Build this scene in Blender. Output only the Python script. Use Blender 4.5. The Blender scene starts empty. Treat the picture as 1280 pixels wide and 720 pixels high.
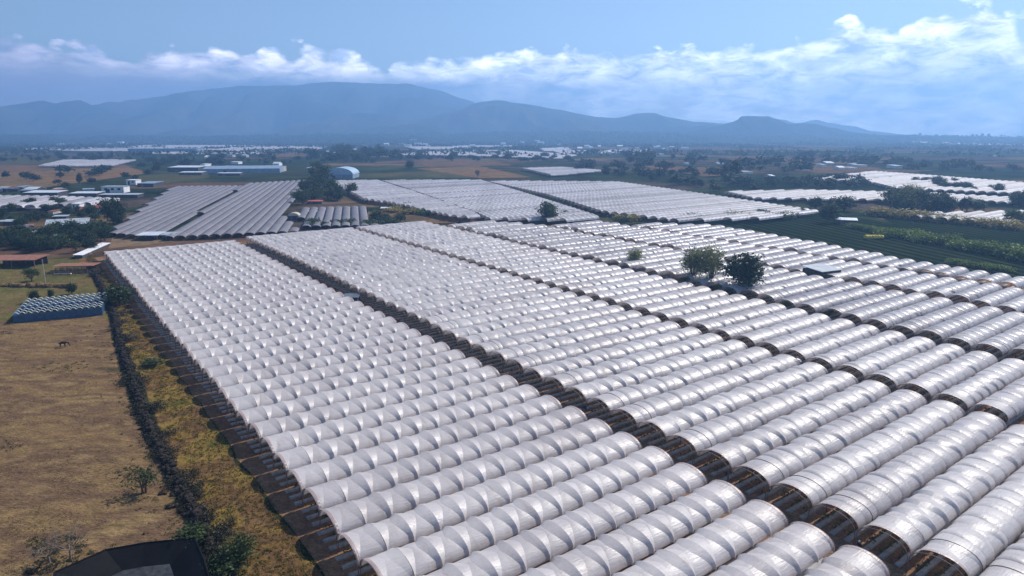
import bpy, bmesh, math, random
import numpy as np
from mathutils import Vector, Matrix, noise as mnoise
random.seed(7); rng = np.random.default_rng(7)
sc = bpy.context.scene; C = sc.collection
R = math.radians
H = 58.0; F = 853.0; YH = 168.0
PT = math.atan((360-YH)/F)
AZ = math.atan(662/math.hypot(F, 360-YH))
U1 = (-math.sin(AZ), math.cos(AZ)); U2 = (math.cos(AZ), math.sin(AZ))
ROT2 = math.atan2(U2[1], U2[0])

# ------------------------------------------------------------------ terrain
def T(x, y):
    a = x*U1[0]+y*U1[1]
    if a < -80: return -1.6
    if a < 340: z = .02*a
    else:
        q = min(a, 740)-340
        z = 6.8 + .02*q - .02*q*q/800
    return z
def G(px, py, h=0.0):
    cx = (px-640)/F; cy = (360-py)/F
    dx, dy, dz = cx, math.cos(PT)+cy*math.sin(PT), -math.sin(PT)+cy*math.cos(PT)
    t = (H-h)/max(-dz, .004)
    for _ in range(14):
        t2 = (H-h-T(dx*t, dy*t))/max(-dz, .004); t = .5*t+.5*t2
    x, y = dx*t, dy*t
    return Vector((x, y, T(x, y)+h))
def AB(a, b, h=0.0):
    x = a*U1[0]+b*U2[0]; y = a*U1[1]+b*U2[1]
    return Vector((x, y, T(x, y)+h))
def proj(v):
    dz = v[2]-H
    d = v[1]*math.cos(PT)-dz*math.sin(PT); u = v[1]*math.sin(PT)+dz*math.cos(PT)
    if d < 1: return None
    return 640+F*v[0]/d, 360-F*u/d
def seen(vs, m=12):
    ps = [proj(v) for v in vs]; ps = [q for q in ps if q]
    if not ps: return False
    xs = [q[0] for q in ps]; ys = [q[1] for q in ps]
    return max(xs) > -m and min(xs) < 1280+m and max(ys) > 0 and min(ys) < 720+m

# ------------------------------------------------------------------ materials
def srgb(r, g, b):
    f = lambda c: (c/255/12.92) if c/255 <= .04045 else ((c/255+.055)/1.055)**2.4
    return (f(r), f(g), f(b), 1)
def newmat(name):
    m = bpy.data.materials.new(name); m.use_nodes = True
    nt = m.node_tree; bs = nt.nodes['Principled BSDF']
    return m, nt, bs
def N(nt, t, **kw):
    n = nt.nodes.new(t)
    for k, v in kw.items():
        if k in n.inputs: n.inputs[k].default_value = v
        else: setattr(n, k, v)
    return n
def ramp(nt, stops, fac):
    r = nt.nodes.new('ShaderNodeValToRGB'); el = r.color_ramp.elements
    while len(el) < len(stops): el.new(.5)
    for e, (p, c) in zip(el, stops):
        e.position = p; e.color = tuple(c) if len(c) == 4 else (*c, 1)
    nt.links.new(fac, r.inputs['Fac']); return r
def mix(nt, a, b, fac, mode='MIX'):
    m = nt.nodes.new('ShaderNodeMix'); m.data_type = 'RGBA'; m.blend_type = mode
    for s, v in ((6, a), (7, b), (0, fac)):
        if hasattr(v, 'links'): nt.links.new(v, m.inputs[s])
        else: m.inputs[s].default_value = v if s == 0 or len(v) == 4 else (*v, 1)
    return m.outputs[2]
def plain(name, col, rough=.8, var=.25, scale=2.0, metal=0, bump=0.0, rnd=0.0):
    m, nt, bs = newmat(name)
    tc = N(nt, 'ShaderNodeTexCoord'); ns = N(nt, 'ShaderNodeTexNoise', Scale=scale, Detail=5.0, Roughness=.6)
    nt.links.new(tc.outputs['Object'], ns.inputs['Vector'])
    c = Vector(col[:3])
    r = ramp(nt, [(.3, tuple(c*(1-var))), (.7, tuple(min(1, v) for v in c*(1+var)))], ns.outputs['Fac'])
    out = r.outputs['Color']
    if rnd:
        oi = N(nt, 'ShaderNodeObjectInfo')
        rr = ramp(nt, [(0, (1-rnd, 1-rnd, 1-rnd)), (1, (1+rnd, 1+rnd*.8, 1+rnd*.4))], oi.outputs['Random'])
        out = mix(nt, out, rr.outputs['Color'], 1.0, 'MULTIPLY')
    nt.links.new(out, bs.inputs['Base Color'])
    bs.inputs['Roughness'].default_value = rough; bs.inputs['Metallic'].default_value = metal
    if rough >= .6: bs.inputs['Specular IOR Level'].default_value = .15
    if bump:
        b = N(nt, 'ShaderNodeBump', Strength=bump, Distance=.1); nt.links.new(ns.outputs['Fac'], b.inputs['Height'])
        nt.links.new(b.outputs['Normal'], bs.inputs['Normal'])
    return m
def groundmat(name, cols, s1=.03, s2=.4, fine=3.0, bump=.6, stretch=(1, 1), furrow=0, furc=None, frot=0.0):
    """patchy soil / grass: broad noise picks the colour, finer noises mottle it"""
    m, nt, bs = newmat(name)
    tc = N(nt, 'ShaderNodeTexCoord'); mp = N(nt, 'ShaderNodeMapping')
    mp.inputs['Scale'].default_value = (stretch[0], stretch[1], 1); mp.inputs['Rotation'].default_value = (0, 0, frot)
    nt.links.new(tc.outputs['Object'], mp.inputs['Vector'])
    def ns(s, d=6, r=.62):
        n = N(nt, 'ShaderNodeTexNoise', Scale=s, Detail=float(d), Roughness=r); nt.links.new(mp.outputs['Vector'], n.inputs['Vector']); return n.outputs['Fac']
    a, b, c = ns(s1), ns(s2), ns(fine)
    k = len(cols)
    rr = ramp(nt, [(.28+.44*i/(max(1, k-1)), cols[i]) for i in range(k)], a)
    r2 = ramp(nt, [(.3, (.72, .72, .72)), (.7, (1.28, 1.25, 1.2))], b)
    r3 = ramp(nt, [(.3, (.62, .62, .64)), (.68, (1.3, 1.3, 1.26))], c)
    o = mix(nt, rr.outputs['Color'], r2.outputs['Color'], 1.0, 'MULTIPLY')
    o = mix(nt, o, r3.outputs['Color'], 1.0, 'MULTIPLY')
    if furrow:
        mp2 = N(nt, 'ShaderNodeMapping'); mp2.inputs['Rotation'].default_value = (0, 0, frot)
        nt.links.new(tc.outputs['Object'], mp2.inputs['Vector'])
        wv = N(nt, 'ShaderNodeTexWave', Scale=furrow, Distortion=1.2); wv.inputs['Detail Scale'].default_value = .5
        nt.links.new(mp2.outputs['Vector'], wv.inputs['Vector'])
        rw = ramp(nt, [(.25, (0, 0, 0)), (.6, (1, 1, 1))], wv.outputs['Fac'])
        o = mix(nt, o, furc, rw.outputs['Color'])
    nt.links.new(o, bs.inputs['Base Color']); bs.inputs['Roughness'].default_value = .95
    bs.inputs['Specular IOR Level'].default_value = 0
    bp = N(nt, 'ShaderNodeBump', Strength=bump, Distance=.35); nt.links.new(c, bp.inputs['Height'])
    nt.links.new(bp.outputs['Normal'], bs.inputs['Normal'])
    return m
def leafmat(name, col, var=.5, trans=.25, rnd=.2):
    m, nt, bs = newmat(name)
    g = N(nt, 'ShaderNodeNewGeometry'); c = Vector(col[:3])
    r = ramp(nt, [(0, tuple(c*(1-var))), (1, tuple(c*(1+var)))], g.outputs['Random Per Island'])
    oi = N(nt, 'ShaderNodeObjectInfo')
    r2 = ramp(nt, [(0, (1-rnd, 1-rnd, 1-rnd)), (1, (1+rnd*1.3, 1+rnd, 1+rnd*.5))], oi.outputs['Random'])
    o = mix(nt, r.outputs['Color'], r2.outputs['Color'], 1.0, 'MULTIPLY')
    nt.links.new(o, bs.inputs['Base Color']); bs.inputs['Roughness'].default_value = .65
    bs.inputs['Specular IOR Level'].default_value = .25
    tr = N(nt, 'ShaderNodeBsdfTranslucent'); nt.links.new(o, tr.inputs['Color'])
    ms = N(nt, 'ShaderNodeMixShader'); ms.inputs[0].default_value = trans
    nt.links.new(bs.outputs[0], ms.inputs[1]); nt.links.new(tr.outputs[0], ms.inputs[2])
    nt.links.new(ms.outputs[0], nt.nodes['Material Output'].inputs['Surface'])
    return m
def filmmat(name, col, rough=.36, trans=.22, dirt=.12, rnd=.05, spec=.5, isl=False):
    m, nt, bs = newmat(name)
    tc = N(nt, 'ShaderNodeTexCoord'); oi = N(nt, 'ShaderNodeObjectInfo')
    off = N(nt, 'ShaderNodeVectorMath', operation='MULTIPLY_ADD')
    nt.links.new(oi.outputs['Random'], off.inputs[0]); off.inputs[1].default_value = (91, 57, 33)
    nt.links.new(tc.outputs['Object'], off.inputs[2])
    n1 = N(nt, 'ShaderNodeTexNoise', Scale=.25, Detail=5.0); nt.links.new(off.outputs[0], n1.inputs['Vector'])
    mp = N(nt, 'ShaderNodeMapping'); mp.inputs['Scale'].default_value = (.45, 3.2, 3.2); nt.links.new(off.outputs[0], mp.inputs['Vector'])
    n2 = N(nt, 'ShaderNodeTexNoise', Scale=1.3, Detail=4.0, Roughness=.55, Distortion=.6); nt.links.new(mp.outputs['Vector'], n2.inputs['Vector'])
    c = Vector(col)
    r = ramp(nt, [(.3, tuple(c*(1-dirt))), (.65, tuple(c))], n1.outputs['Fac'])
    r2 = ramp(nt, [(0, (1-rnd*2, 1-rnd*2.1, 1-rnd*1.9)), (1, (1, 1, 1))], oi.outputs['Random'])
    r3 = ramp(nt, [(.35, (.93, .93, .94)), (.6, (1.0, 1.0, 1.0))], n2.outputs['Fac'])
    o = mix(nt, r.outputs['Color'], r2.outputs['Color'], 1.0, 'MULTIPLY')
    o = mix(nt, o, r3.outputs['Color'], 1.0, 'MULTIPLY')
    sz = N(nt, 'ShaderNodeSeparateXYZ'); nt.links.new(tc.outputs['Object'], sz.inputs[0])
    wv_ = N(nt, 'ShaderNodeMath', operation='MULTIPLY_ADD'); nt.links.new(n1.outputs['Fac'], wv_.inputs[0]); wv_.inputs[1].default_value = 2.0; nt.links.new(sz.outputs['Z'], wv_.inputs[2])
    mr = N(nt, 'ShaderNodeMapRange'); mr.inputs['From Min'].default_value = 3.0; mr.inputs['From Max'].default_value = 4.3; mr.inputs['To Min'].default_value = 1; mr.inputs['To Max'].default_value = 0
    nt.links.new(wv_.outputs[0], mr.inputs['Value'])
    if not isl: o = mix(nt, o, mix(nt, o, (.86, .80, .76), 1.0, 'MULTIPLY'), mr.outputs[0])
    mp3 = N(nt, 'ShaderNodeMapping'); mp3.inputs['Scale'].default_value = (.9, .22, .22); nt.links.new(off.outputs[0], mp3.inputs['Vector'])
    n3_ = N(nt, 'ShaderNodeTexNoise', Scale=1.0, Detail=7.0, Roughness=.7); nt.links.new(mp3.outputs['Vector'], n3_.inputs['Vector'])
    r5 = ramp(nt, [(.52, (1, 1, 1)), (.70, (.84, .80, .77))], n3_.outputs['Fac'])
    if not isl: o = mix(nt, o, r5.outputs['Color'], 1.0, 'MULTIPLY')
    wn = N(nt, 'ShaderNodeTexWhiteNoise', noise_dimensions='1D'); fl_ = N(nt, 'ShaderNodeMath', operation='FLOOR'); dv = N(nt, 'ShaderNodeMath', operation='MULTIPLY_ADD'); dv.inputs[1].default_value = .25/3
    nt.links.new(sz.outputs['X'], dv.inputs[0]); oi37 = N(nt, 'ShaderNodeMath', operation='MULTIPLY'); oi37.inputs[1].default_value = 37.0; nt.links.new(oi.outputs['Random'], oi37.inputs[0]); nt.links.new(oi37.outputs[0], dv.inputs[2])
    nt.links.new(dv.outputs[0], fl_.inputs[0]); nt.links.new(fl_.outputs[0], wn.inputs['W'])
    rp_ = ramp(nt, [(0, (.90, .89, .89)), (.35, (.98, .98, .98)), (1, (1, 1, 1))], wn.outputs['Value'])
    o = mix(nt, o, rp_.outputs['Color'], 1.0, 'MULTIPLY')
    if isl:
        gg_ = N(nt, 'ShaderNodeNewGeometry'); ri = ramp(nt, [(0, (.55, .54, .56)), (.3, (.85, .85, .85)), (1, (1, 1, 1))], gg_.outputs['Random Per Island'])
        o = mix(nt, o, ri.outputs['Color'], 1.0, 'MULTIPLY')
    nt.links.new(o, bs.inputs['Base Color'])
    bs.inputs['Roughness'].default_value = rough; bs.inputs['Specular IOR Level'].default_value = spec
    bp = N(nt, 'ShaderNodeBump', Strength=.55, Distance=.13); nt.links.new(n2.outputs['Fac'], bp.inputs['Height'])
    nt.links.new(bp.outputs['Normal'], bs.inputs['Normal'])
    tr = N(nt, 'ShaderNodeBsdfTranslucent'); nt.links.new(o, tr.inputs['Color'])
    ms = N(nt, 'ShaderNodeMixShader'); ms.inputs[0].default_value = trans
    nt.links.new(bs.outputs[0], ms.inputs[1]); nt.links.new(tr.outputs[0], ms.inputs[2])
    nt.links.new(ms.outputs[0], nt.nodes['Material Output'].inputs['Surface'])
    return m
M = dict(
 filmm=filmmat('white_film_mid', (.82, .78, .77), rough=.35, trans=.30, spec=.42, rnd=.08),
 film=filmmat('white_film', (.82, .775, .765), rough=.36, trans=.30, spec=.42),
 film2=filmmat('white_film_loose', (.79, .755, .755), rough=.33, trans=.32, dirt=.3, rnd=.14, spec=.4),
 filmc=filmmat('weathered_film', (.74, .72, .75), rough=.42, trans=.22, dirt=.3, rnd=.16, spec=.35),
 filmg=filmmat('grey_film', (.26, .245, .27), rough=.5, trans=.1, dirt=.2, rnd=.08, spec=.3),
 filmfar=filmmat('far_film', (.74, .72, .75), rough=.5, trans=.15, dirt=.3, spec=.25, isl=True),
 hoop=plain('rusty_pipe', (.23, .17, .16), .6, .3, 3, .3),
 bed=plain('silver_mulch', (.30, .30, .30), .6, .3, 1.5),
 soil=groundmat('brown_soil', [(.15, .085, .055), (.22, .13, .08), (.29, .19, .12)], .08, .6, 2.5),
 crop=leafmat('berry_leaves', (.05, .085, .03)),
 leafd=leafmat('dark_leaves', (.028, .05, .022)),
 leafm=leafmat('mid_leaves', (.055, .085, .03)),
 leafo=leafmat('olive_leaves', (.21, .23, .11), trans=.35),
 leafb=leafmat('bright_leaves', (.16, .23, .045)),
 scrub=leafmat('dark_scrub', (.038, .036, .022), .5, .15),
 leafy=leafmat('dry_reed', (.26, .22, .07)),
 bark=plain('bark', (.12, .095, .075), .9, .3, 6),
 twig=plain('dry_twig', (.20, .165, .14), .9, .3, 6),
 rock=plain('basalt', (.032, .026, .022), .95, .6, 3, bump=.4),
 white=plain('white_paint', (.75, .75, .76), .6, .1, .4),
 wroof=plain('white_sheet_roof', (.62, .66, .70), .45, .18, .3, .1),
 broof=plain('blue_sheet_roof', (.22, .30, .40), .5, .2, .2),
 lbroof=plain('pale_blue_roof', (.34, .46, .58), .5, .15, .2),
 groof=plain('grey_sheet_roof', (.36, .40, .44), .5, .25, .3),
 rroof=plain('red_roof', (.42, .10, .08), .7, .3, .6),
 brroof=plain('rusty_roof', (.28, .13, .09), .8, .35, .8),
 wall=plain('pale_wall', (.42, .40, .37), .9, .25, .5),
 dwall=plain('dark_wall', (.07, .07, .08), .9, .4, .6),
 dwall2=plain('slate_roof', (.10, .125, .16), .5, .2, .4),
 glass=plain('dark_glass', (.02, .025, .03), .15, .2, 1),
 black=plain('black_liner', (.006, .006, .007), .7, .5, .8, bump=.3),
 greyl=plain('grey_liner', (.035, .037, .04), .5, .7, 1.2, bump=1.0),
 navycover=plain('dark_blue_cover', (.012, .03, .07), .7, .5, 1.0),
 blue=plain('blue_tarp', (.018, .075, .16), .5, .4, 1.0),
 hoopw=plain('white_tube', (.62, .66, .66), .5, .15, 2),
 wood=plain('old_wood', (.17, .12, .10), .9, .4, 3),
 yellow=plain('yellow_tarp', (.62, .50, .06), .6, .2, 1),
 skin=plain('skin', (.30, .18, .12), .6, .1, 5),
 navy=plain('navy_cloth', (.02, .03, .10), .8, .2, 5),
 horse=plain('brown_hide', (.045, .028, .02), .6, .3, 3),
 hay=plain('tan_canvas', (.50, .47, .38), .8, .2, .5),
)
# ------------------------------------------------------------------ objects
def tag(o, label=None, cat=None, group=None, kind=None):
    if label: o['label'] = label
    if cat: o['category'] = cat
    if group: o['group'] = group
    if kind: o['kind'] = kind
    return o
def empty(name, loc, rz=0.0):
    o = bpy.data.objects.new(name, None); C.objects.link(o); o.location = loc; o.rotation_euler = (0, 0, rz)
    o.empty_display_size = .1
    return o
def mesh(name, vs, fs, mats, smooth=False, mi=None):
    me = bpy.data.meshes.new(name); me.from_pydata([tuple(v) for v in vs], [], [tuple(f) for f in fs])
    for m in (mats if isinstance(mats, (list, tuple)) else [mats]): me.materials.append(m)
    if mi is not None: me.polygons.foreach_set('material_index', mi)
    if smooth: me.polygons.foreach_set('use_smooth', [True]*len(me.polygons))
    me.update(); return me
def ob(name, me, parent=None, loc=(0, 0, 0)):
    o = bpy.data.objects.new(name, me); C.objects.link(o); o.location = loc
    if parent: o.parent = parent
    return o
def copy_tree(o, parent=None):
    c = o.copy(); C.objects.link(c)
    if parent: c.parent = parent
    for ch in o.children: copy_tree(ch, c)
    return c
class MB:
    def __init__(s): s.v = []; s.f = []; s.m = []
    def add(s, vs, fs, m=0):
        k = len(s.v); s.v += [tuple(v) for v in vs]; s.f += [tuple(i+k for i in f) for f in fs]; s.m += [m]*len(fs)
    def box(s, c, d, rz=0.0, m=0, taper=1.0):
        x, y, z = (q/2 for q in d); cr, sr = math.cos(rz), math.sin(rz); vs = []
        for k in (-1, 1):
            tp = taper if k > 0 else 1
            for i, j in ((-1, -1), (1, -1), (1, 1), (-1, 1)):
                px, py = i*x*tp, j*y*tp
                vs.append((c[0]+px*cr-py*sr, c[1]+px*sr+py*cr, c[2]+k*z))
        s.add(vs, [(3, 2, 1, 0), (4, 5, 6, 7), (0, 1, 5, 4), (1, 2, 6, 5), (2, 3, 7, 6), (3, 0, 4, 7)], m)
    def tube(s, pts, rad, n=6, m=0, cap=True):
        pts = [Vector(p) for p in pts]; rs = rad if isinstance(rad, (list, tuple)) else [rad]*len(pts)
        vs = []; fs = []; up = Vector((.13, .21, 1)).normalized()
        for i, p in enumerate(pts):
            d = (pts[min(i+1, len(pts)-1)]-pts[max(i-1, 0)]).normalized()
            a = d.cross(up)
            if a.length < .05: a = d.cross(Vector((1, 0, 0)))
            a.normalize(); b = d.cross(a)
            for k in range(n):
                q = 2*math.pi*k/n; vs.append(p+(a*math.cos(q)+b*math.sin(q))*rs[i])
        for i in range(len(pts)-1):
            for k in range(n):
                fs.append((i*n+k, i*n+(k+1) % n, (i+1)*n+(k+1) % n, (i+1)*n+k))
        if cap: fs.append(tuple(range(n))[::-1]); fs.append(tuple((len(pts)-1)*n+k for k in range(n)))
        s.add(vs, fs, m)
    def blob(s, c, r, m=0, seg=7, rings=5, jit=.2):
        vs = [(c[0], c[1], c[2]+r[2])]; fs = []
        for i in range(1, rings):
            th = math.pi*i/rings
            for k in range(seg):
                q = 2*math.pi*(k+.5*(i % 2))/seg; j = 1+random.uniform(-jit, jit)
                vs.append((c[0]+r[0]*j*math.sin(th)*math.cos(q), c[1]+r[1]*j*math.sin(th)*math.sin(q), c[2]+r[2]*j*math.cos(th)))
        vs.append((c[0], c[1], c[2]-r[2])); L = len(vs)-1
        for k in range(seg):
            fs.append((0, 1+k, 1+(k+1) % seg)); fs.append((L, L-seg+(k+1) % seg, L-seg+k))
        for i in range(rings-2):
            for k in range(seg):
                a = 1+i*seg; fs.append((a+k, a+seg+k, a+seg+(k+1) % seg, a+(k+1) % seg))
        s.add(vs, fs, m)
    def build(s, name, mats, parent=None, loc=(0, 0, 0), smooth=False):
        return ob(name, mesh(name, s.v, s.f, mats, smooth, s.m), parent, loc)

# ------------------------------------------------------------------ ground
def drape(name, poly, m, off=.02, cell=25.0, jag=0.0, kind='structure', dens=4.0):
    """a field sheet laid on the terrain; jag roughens its outline"""
    pts = []
    n = len(poly)
    for i in range(n):
        p, q = Vector(poly[i][:2]), Vector(poly[(i+1) % n][:2])
        k = max(1, min(60, int((q-p).length/dens))) if jag else 1
        d = (q-p); nn = Vector((-d.y, d.x)).normalized() if d.length > 0 else Vector((0, 0))
        for j in range(k):
            c = p+d*j/k
            pts.append(c+nn*(mnoise.noise(Vector((c.x*.15, c.y*.15, 3)))*jag*2 if j else 0))
    bm = bmesh.new()
    f = bm.faces.new([bm.verts.new((p.x, p.y, 0)) for p in pts])
    bmesh.ops.triangulate(bm, faces=[f])
    # cut along constant-a lines (the only direction in which the terrain bends)
    As = [p.x*U1[0]+p.y*U1[1] for p in pts]
    a = 340.0
    while a < 745:
        if min(As) < a < max(As):
            bmesh.ops.bisect_plane(bm, geom=bm.verts[:]+bm.edges[:]+bm.faces[:], plane_co=(U1[0]*a, U1[1]*a, 0), plane_no=(U1[0], U1[1], 0))
        a += 40.0
    if min(As) < -80 < max(As):
        bmesh.ops.bisect_plane(bm, geom=bm.verts[:]+bm.edges[:]+bm.faces[:], plane_co=(-U1[0]*80, -U1[1]*80, 0), plane_no=(U1[0], U1[1], 0))
    for v in bm.verts: v.co.z = T(v.co.x, v.co.y)+off
    bmesh.ops.recalc_face_normals(bm, faces=bm.faces[:])
    if sum(f.normal.z for f in bm.faces) < 0: bmesh.ops.reverse_faces(bm, faces=bm.faces[:])
    me = bpy.data.meshes.new(name); bm.to_mesh(me); bm.free(); me.materials.append(m)
    return tag(ob(name, me), kind=kind)
def P2(lst, h=0): return [G(x, y, h) for x, y in lst]
# far patchwork base
gm, nt, bs = newmat('valley_floor')
tc = N(nt, 'ShaderNodeTexCoord'); mp = N(nt, 'ShaderNodeMapping'); mp.inputs['Rotation'].default_value = (0, 0, .35); mp.inputs['Scale'].default_value = (.0042, .0075, 1)
nt.links.new(tc.outputs['Object'], mp.inputs['Vector'])
vo = N(nt, 'ShaderNodeTexVoronoi', Scale=1.0, distance='CHEBYCHEV'); nt.links.new(mp.outputs['Vector'], vo.inputs['Vector'])
sp = N(nt, 'ShaderNodeSeparateColor'); nt.links.new(vo.outputs['Color'], sp.inputs['Color'])
rr = ramp(nt, [(0, (.022, .034, .018)), (.2, (.035, .05, .024)), (.34, (.11, .07, .05)), (.46, (.03, .042, .022)), (.6, (.13, .09, .055)), (.72, (.04, .05, .028)), (.84, (.07, .055, .048)), (1, (.024, .036, .02))], sp.outputs[0])
rr.color_ramp.interpolation = 'CONSTANT'
n1 = N(nt, 'ShaderNodeTexNoise', Scale=.02, Detail=8.0, Roughness=.7); nt.links.new(tc.outputs['Object'], n1.inputs['Vector'])
r2 = ramp(nt, [(.38, (.35, .4, .38)), (.62, (1.5, 1.4, 1.3))], n1.outputs['Fac'])
nt.links.new(mix(nt, rr.outputs['Color'], r2.outputs['Color'], 1.0, 'MULTIPLY'), bs.inputs['Base Color']); bs.inputs['Roughness'].default_value = .95
bs.inputs['Specular IOR Level'].default_value = 0
corn = [(-7600, -500), (7600, -500), (7600, 8600), (-7600, 8600)]
drape('ground', [Vector((x, y, 0)) for x, y in corn], gm, 0)

past = groundmat('dry_pasture', [(.07, .065, .035), (.17, .105, .062), (.22, .15, .075), (.14, .088, .058), (.26, .18, .09), (.12, .09, .045)], .055, .33, 1.6, .8, (1, 2.2), frot=.3)
verge = groundmat('verge_grass', [(.055, .075, .02), (.14, .11, .032), (.22, .15, .045), (.12, .07, .04), (.20, .13, .04), (.07, .09, .02)], .085, .35, 1.6, .6)
ygrass = groundmat('yellow_green_grass', [(.06, .075, .03), (.12, .11, .04), (.17, .11, .06)], .04, .3, 1.5)
dgreen = groundmat('dark_crop_field', [(.014, .028, .012), (.024, .040, .017), (.038, .050, .024)], .02, .2, 1.2, .5, furrow=.045, furc=(.006, .012, .006), frot=-.25)
brownf = groundmat('ploughed_field', [(.08, .055, .04), (.17, .095, .06), (.10, .08, .045), (.20, .12, .07)], .02, .1, .5)
orangef = groundmat('orange_stubble', [(.09, .06, .04), (.20, .115, .06), (.13, .10, .05), (.27, .16, .085)], .02, .1, .5)
oliveg = groundmat('olive_field', [(.04, .052, .024), (.07, .07, .034), (.11, .085, .045)], .006, .05, .4)
purp = groundmat('bare_dark_field', [(.075, .06, .06), (.10, .08, .075)], .01, .06, .4)

drape('pasture', P2([(-60, 395), (15, 402), (128, 393), (150, 420), (166, 470), (196, 545), (236, 612), (272, 690), (310, 760), (-80, 760)]), past, .04, jag=.8)
drape('field_margin', P2([(-60, 330), (108, 322), (128, 345), (142, 400), (-60, 412)]), ygrass, .03)
drape('verge', [AB(60, 17), AB(60, 27.6), AB(120, 28.2), AB(345, 31.5), AB(352, 24), AB(300, 26), AB(240, 24), AB(160, 21), AB(110, 18)], verge, .05, jag=.7)
drape('tunnel_field_soil', [AB(-30, 27), AB(336, 31), AB(345, 60), AB(343, 100), AB(345, 150), AB(338, 196), AB(318, 240), AB(280, 290), AB(245, 330), AB(170, 325), AB(60, 315), AB(-30, 300)], M['soil'], .035, jag=.4)
# service tracks between the blocks
track = groundmat('dusty_track', [(.13, .085, .055), (.20, .14, .09), (.26, .19, .12)], .15, .8, 3)
drape('service_track', [AB(-20, 85.5), AB(336, 87), AB(336, 91.5), AB(-20, 91)], track, .06, jag=.3)
drape('far_track', P2([(430, 277), (560, 279), (640, 276), (560, 268), (470, 262)]), brownf, .08)
for nm, pl, mt_, off in [
    ('dark_crop_field', [(880, 275), (1010, 262), (1090, 275), (1290, 320), (1290, 352), (1200, 337), (1100, 318), (1000, 300)], dgreen, .10),
    ('dark_crop_field', [(1090, 262), (1160, 268), (1290, 290), (1290, 322), (1130, 290)], dgreen, .14),
    ('grass_bank', [(700, 272), (740, 262), (850, 272), (960, 268), (1020, 262), (1010, 270), (900, 277), (780, 280)], oliveg, .12),
    ('brown_field', [(640, 238), (690, 244), (760, 268), (725, 275)], brownf, .14),
    ('bare_field', [(1040, 248), (1130, 246), (1180, 262), (1060, 262)], purp, .14),
    ('orange_field', [(-20, 216), (160, 209), (190, 216), (60, 234), (-20, 238)], orangef, .2),
    ('brown_field', [(-20, 207), (150, 205), (170, 209), (-20, 217)], brownf, .25),
    ('stubble_field', [(175, 219), (260, 216), (262, 222), (200, 231), (170, 228)], oliveg, .2),
    ('olive_field', [(-20, 195), (100, 196), (60, 205), (-20, 206)], oliveg, .25),
    ('brown_field', [(320, 188), (395, 186), (425, 195), (330, 197)], brownf, .3),
    ('green_field', [(435, 218), (590, 212), (660, 222), (430, 223)], oliveg, .2),
    ('orange_field', [(520, 211), (600, 208), (665, 222), (600, 223)], orangef, .25),
    ('brown_field', [(525, 200), (610, 199), (640, 207), (530, 208)], brownf, .3),
    ('brown_field', [(790, 207), (870, 209), (960, 216), (880, 221)], brownf, .3),
    ('brown_field', [(975, 208), (1080, 207), (1110, 213), (1000, 216)], brownf, .3),
    ('dark_crop_field', [(925, 222), (1040, 222), (1090, 235), (900, 236)], dgreen, .25),
    ('grass_bank', [(1085, 258), (1290, 276), (1290, 286), (1095, 268)], verge, .2),
    ('dirt_yard', [(140, 297), (240, 288), (300, 292), (180, 307), (135, 311)], track, .12),
]: drape(nm, P2(pl), mt_, off, jag=1.0, dens=12)

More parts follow.
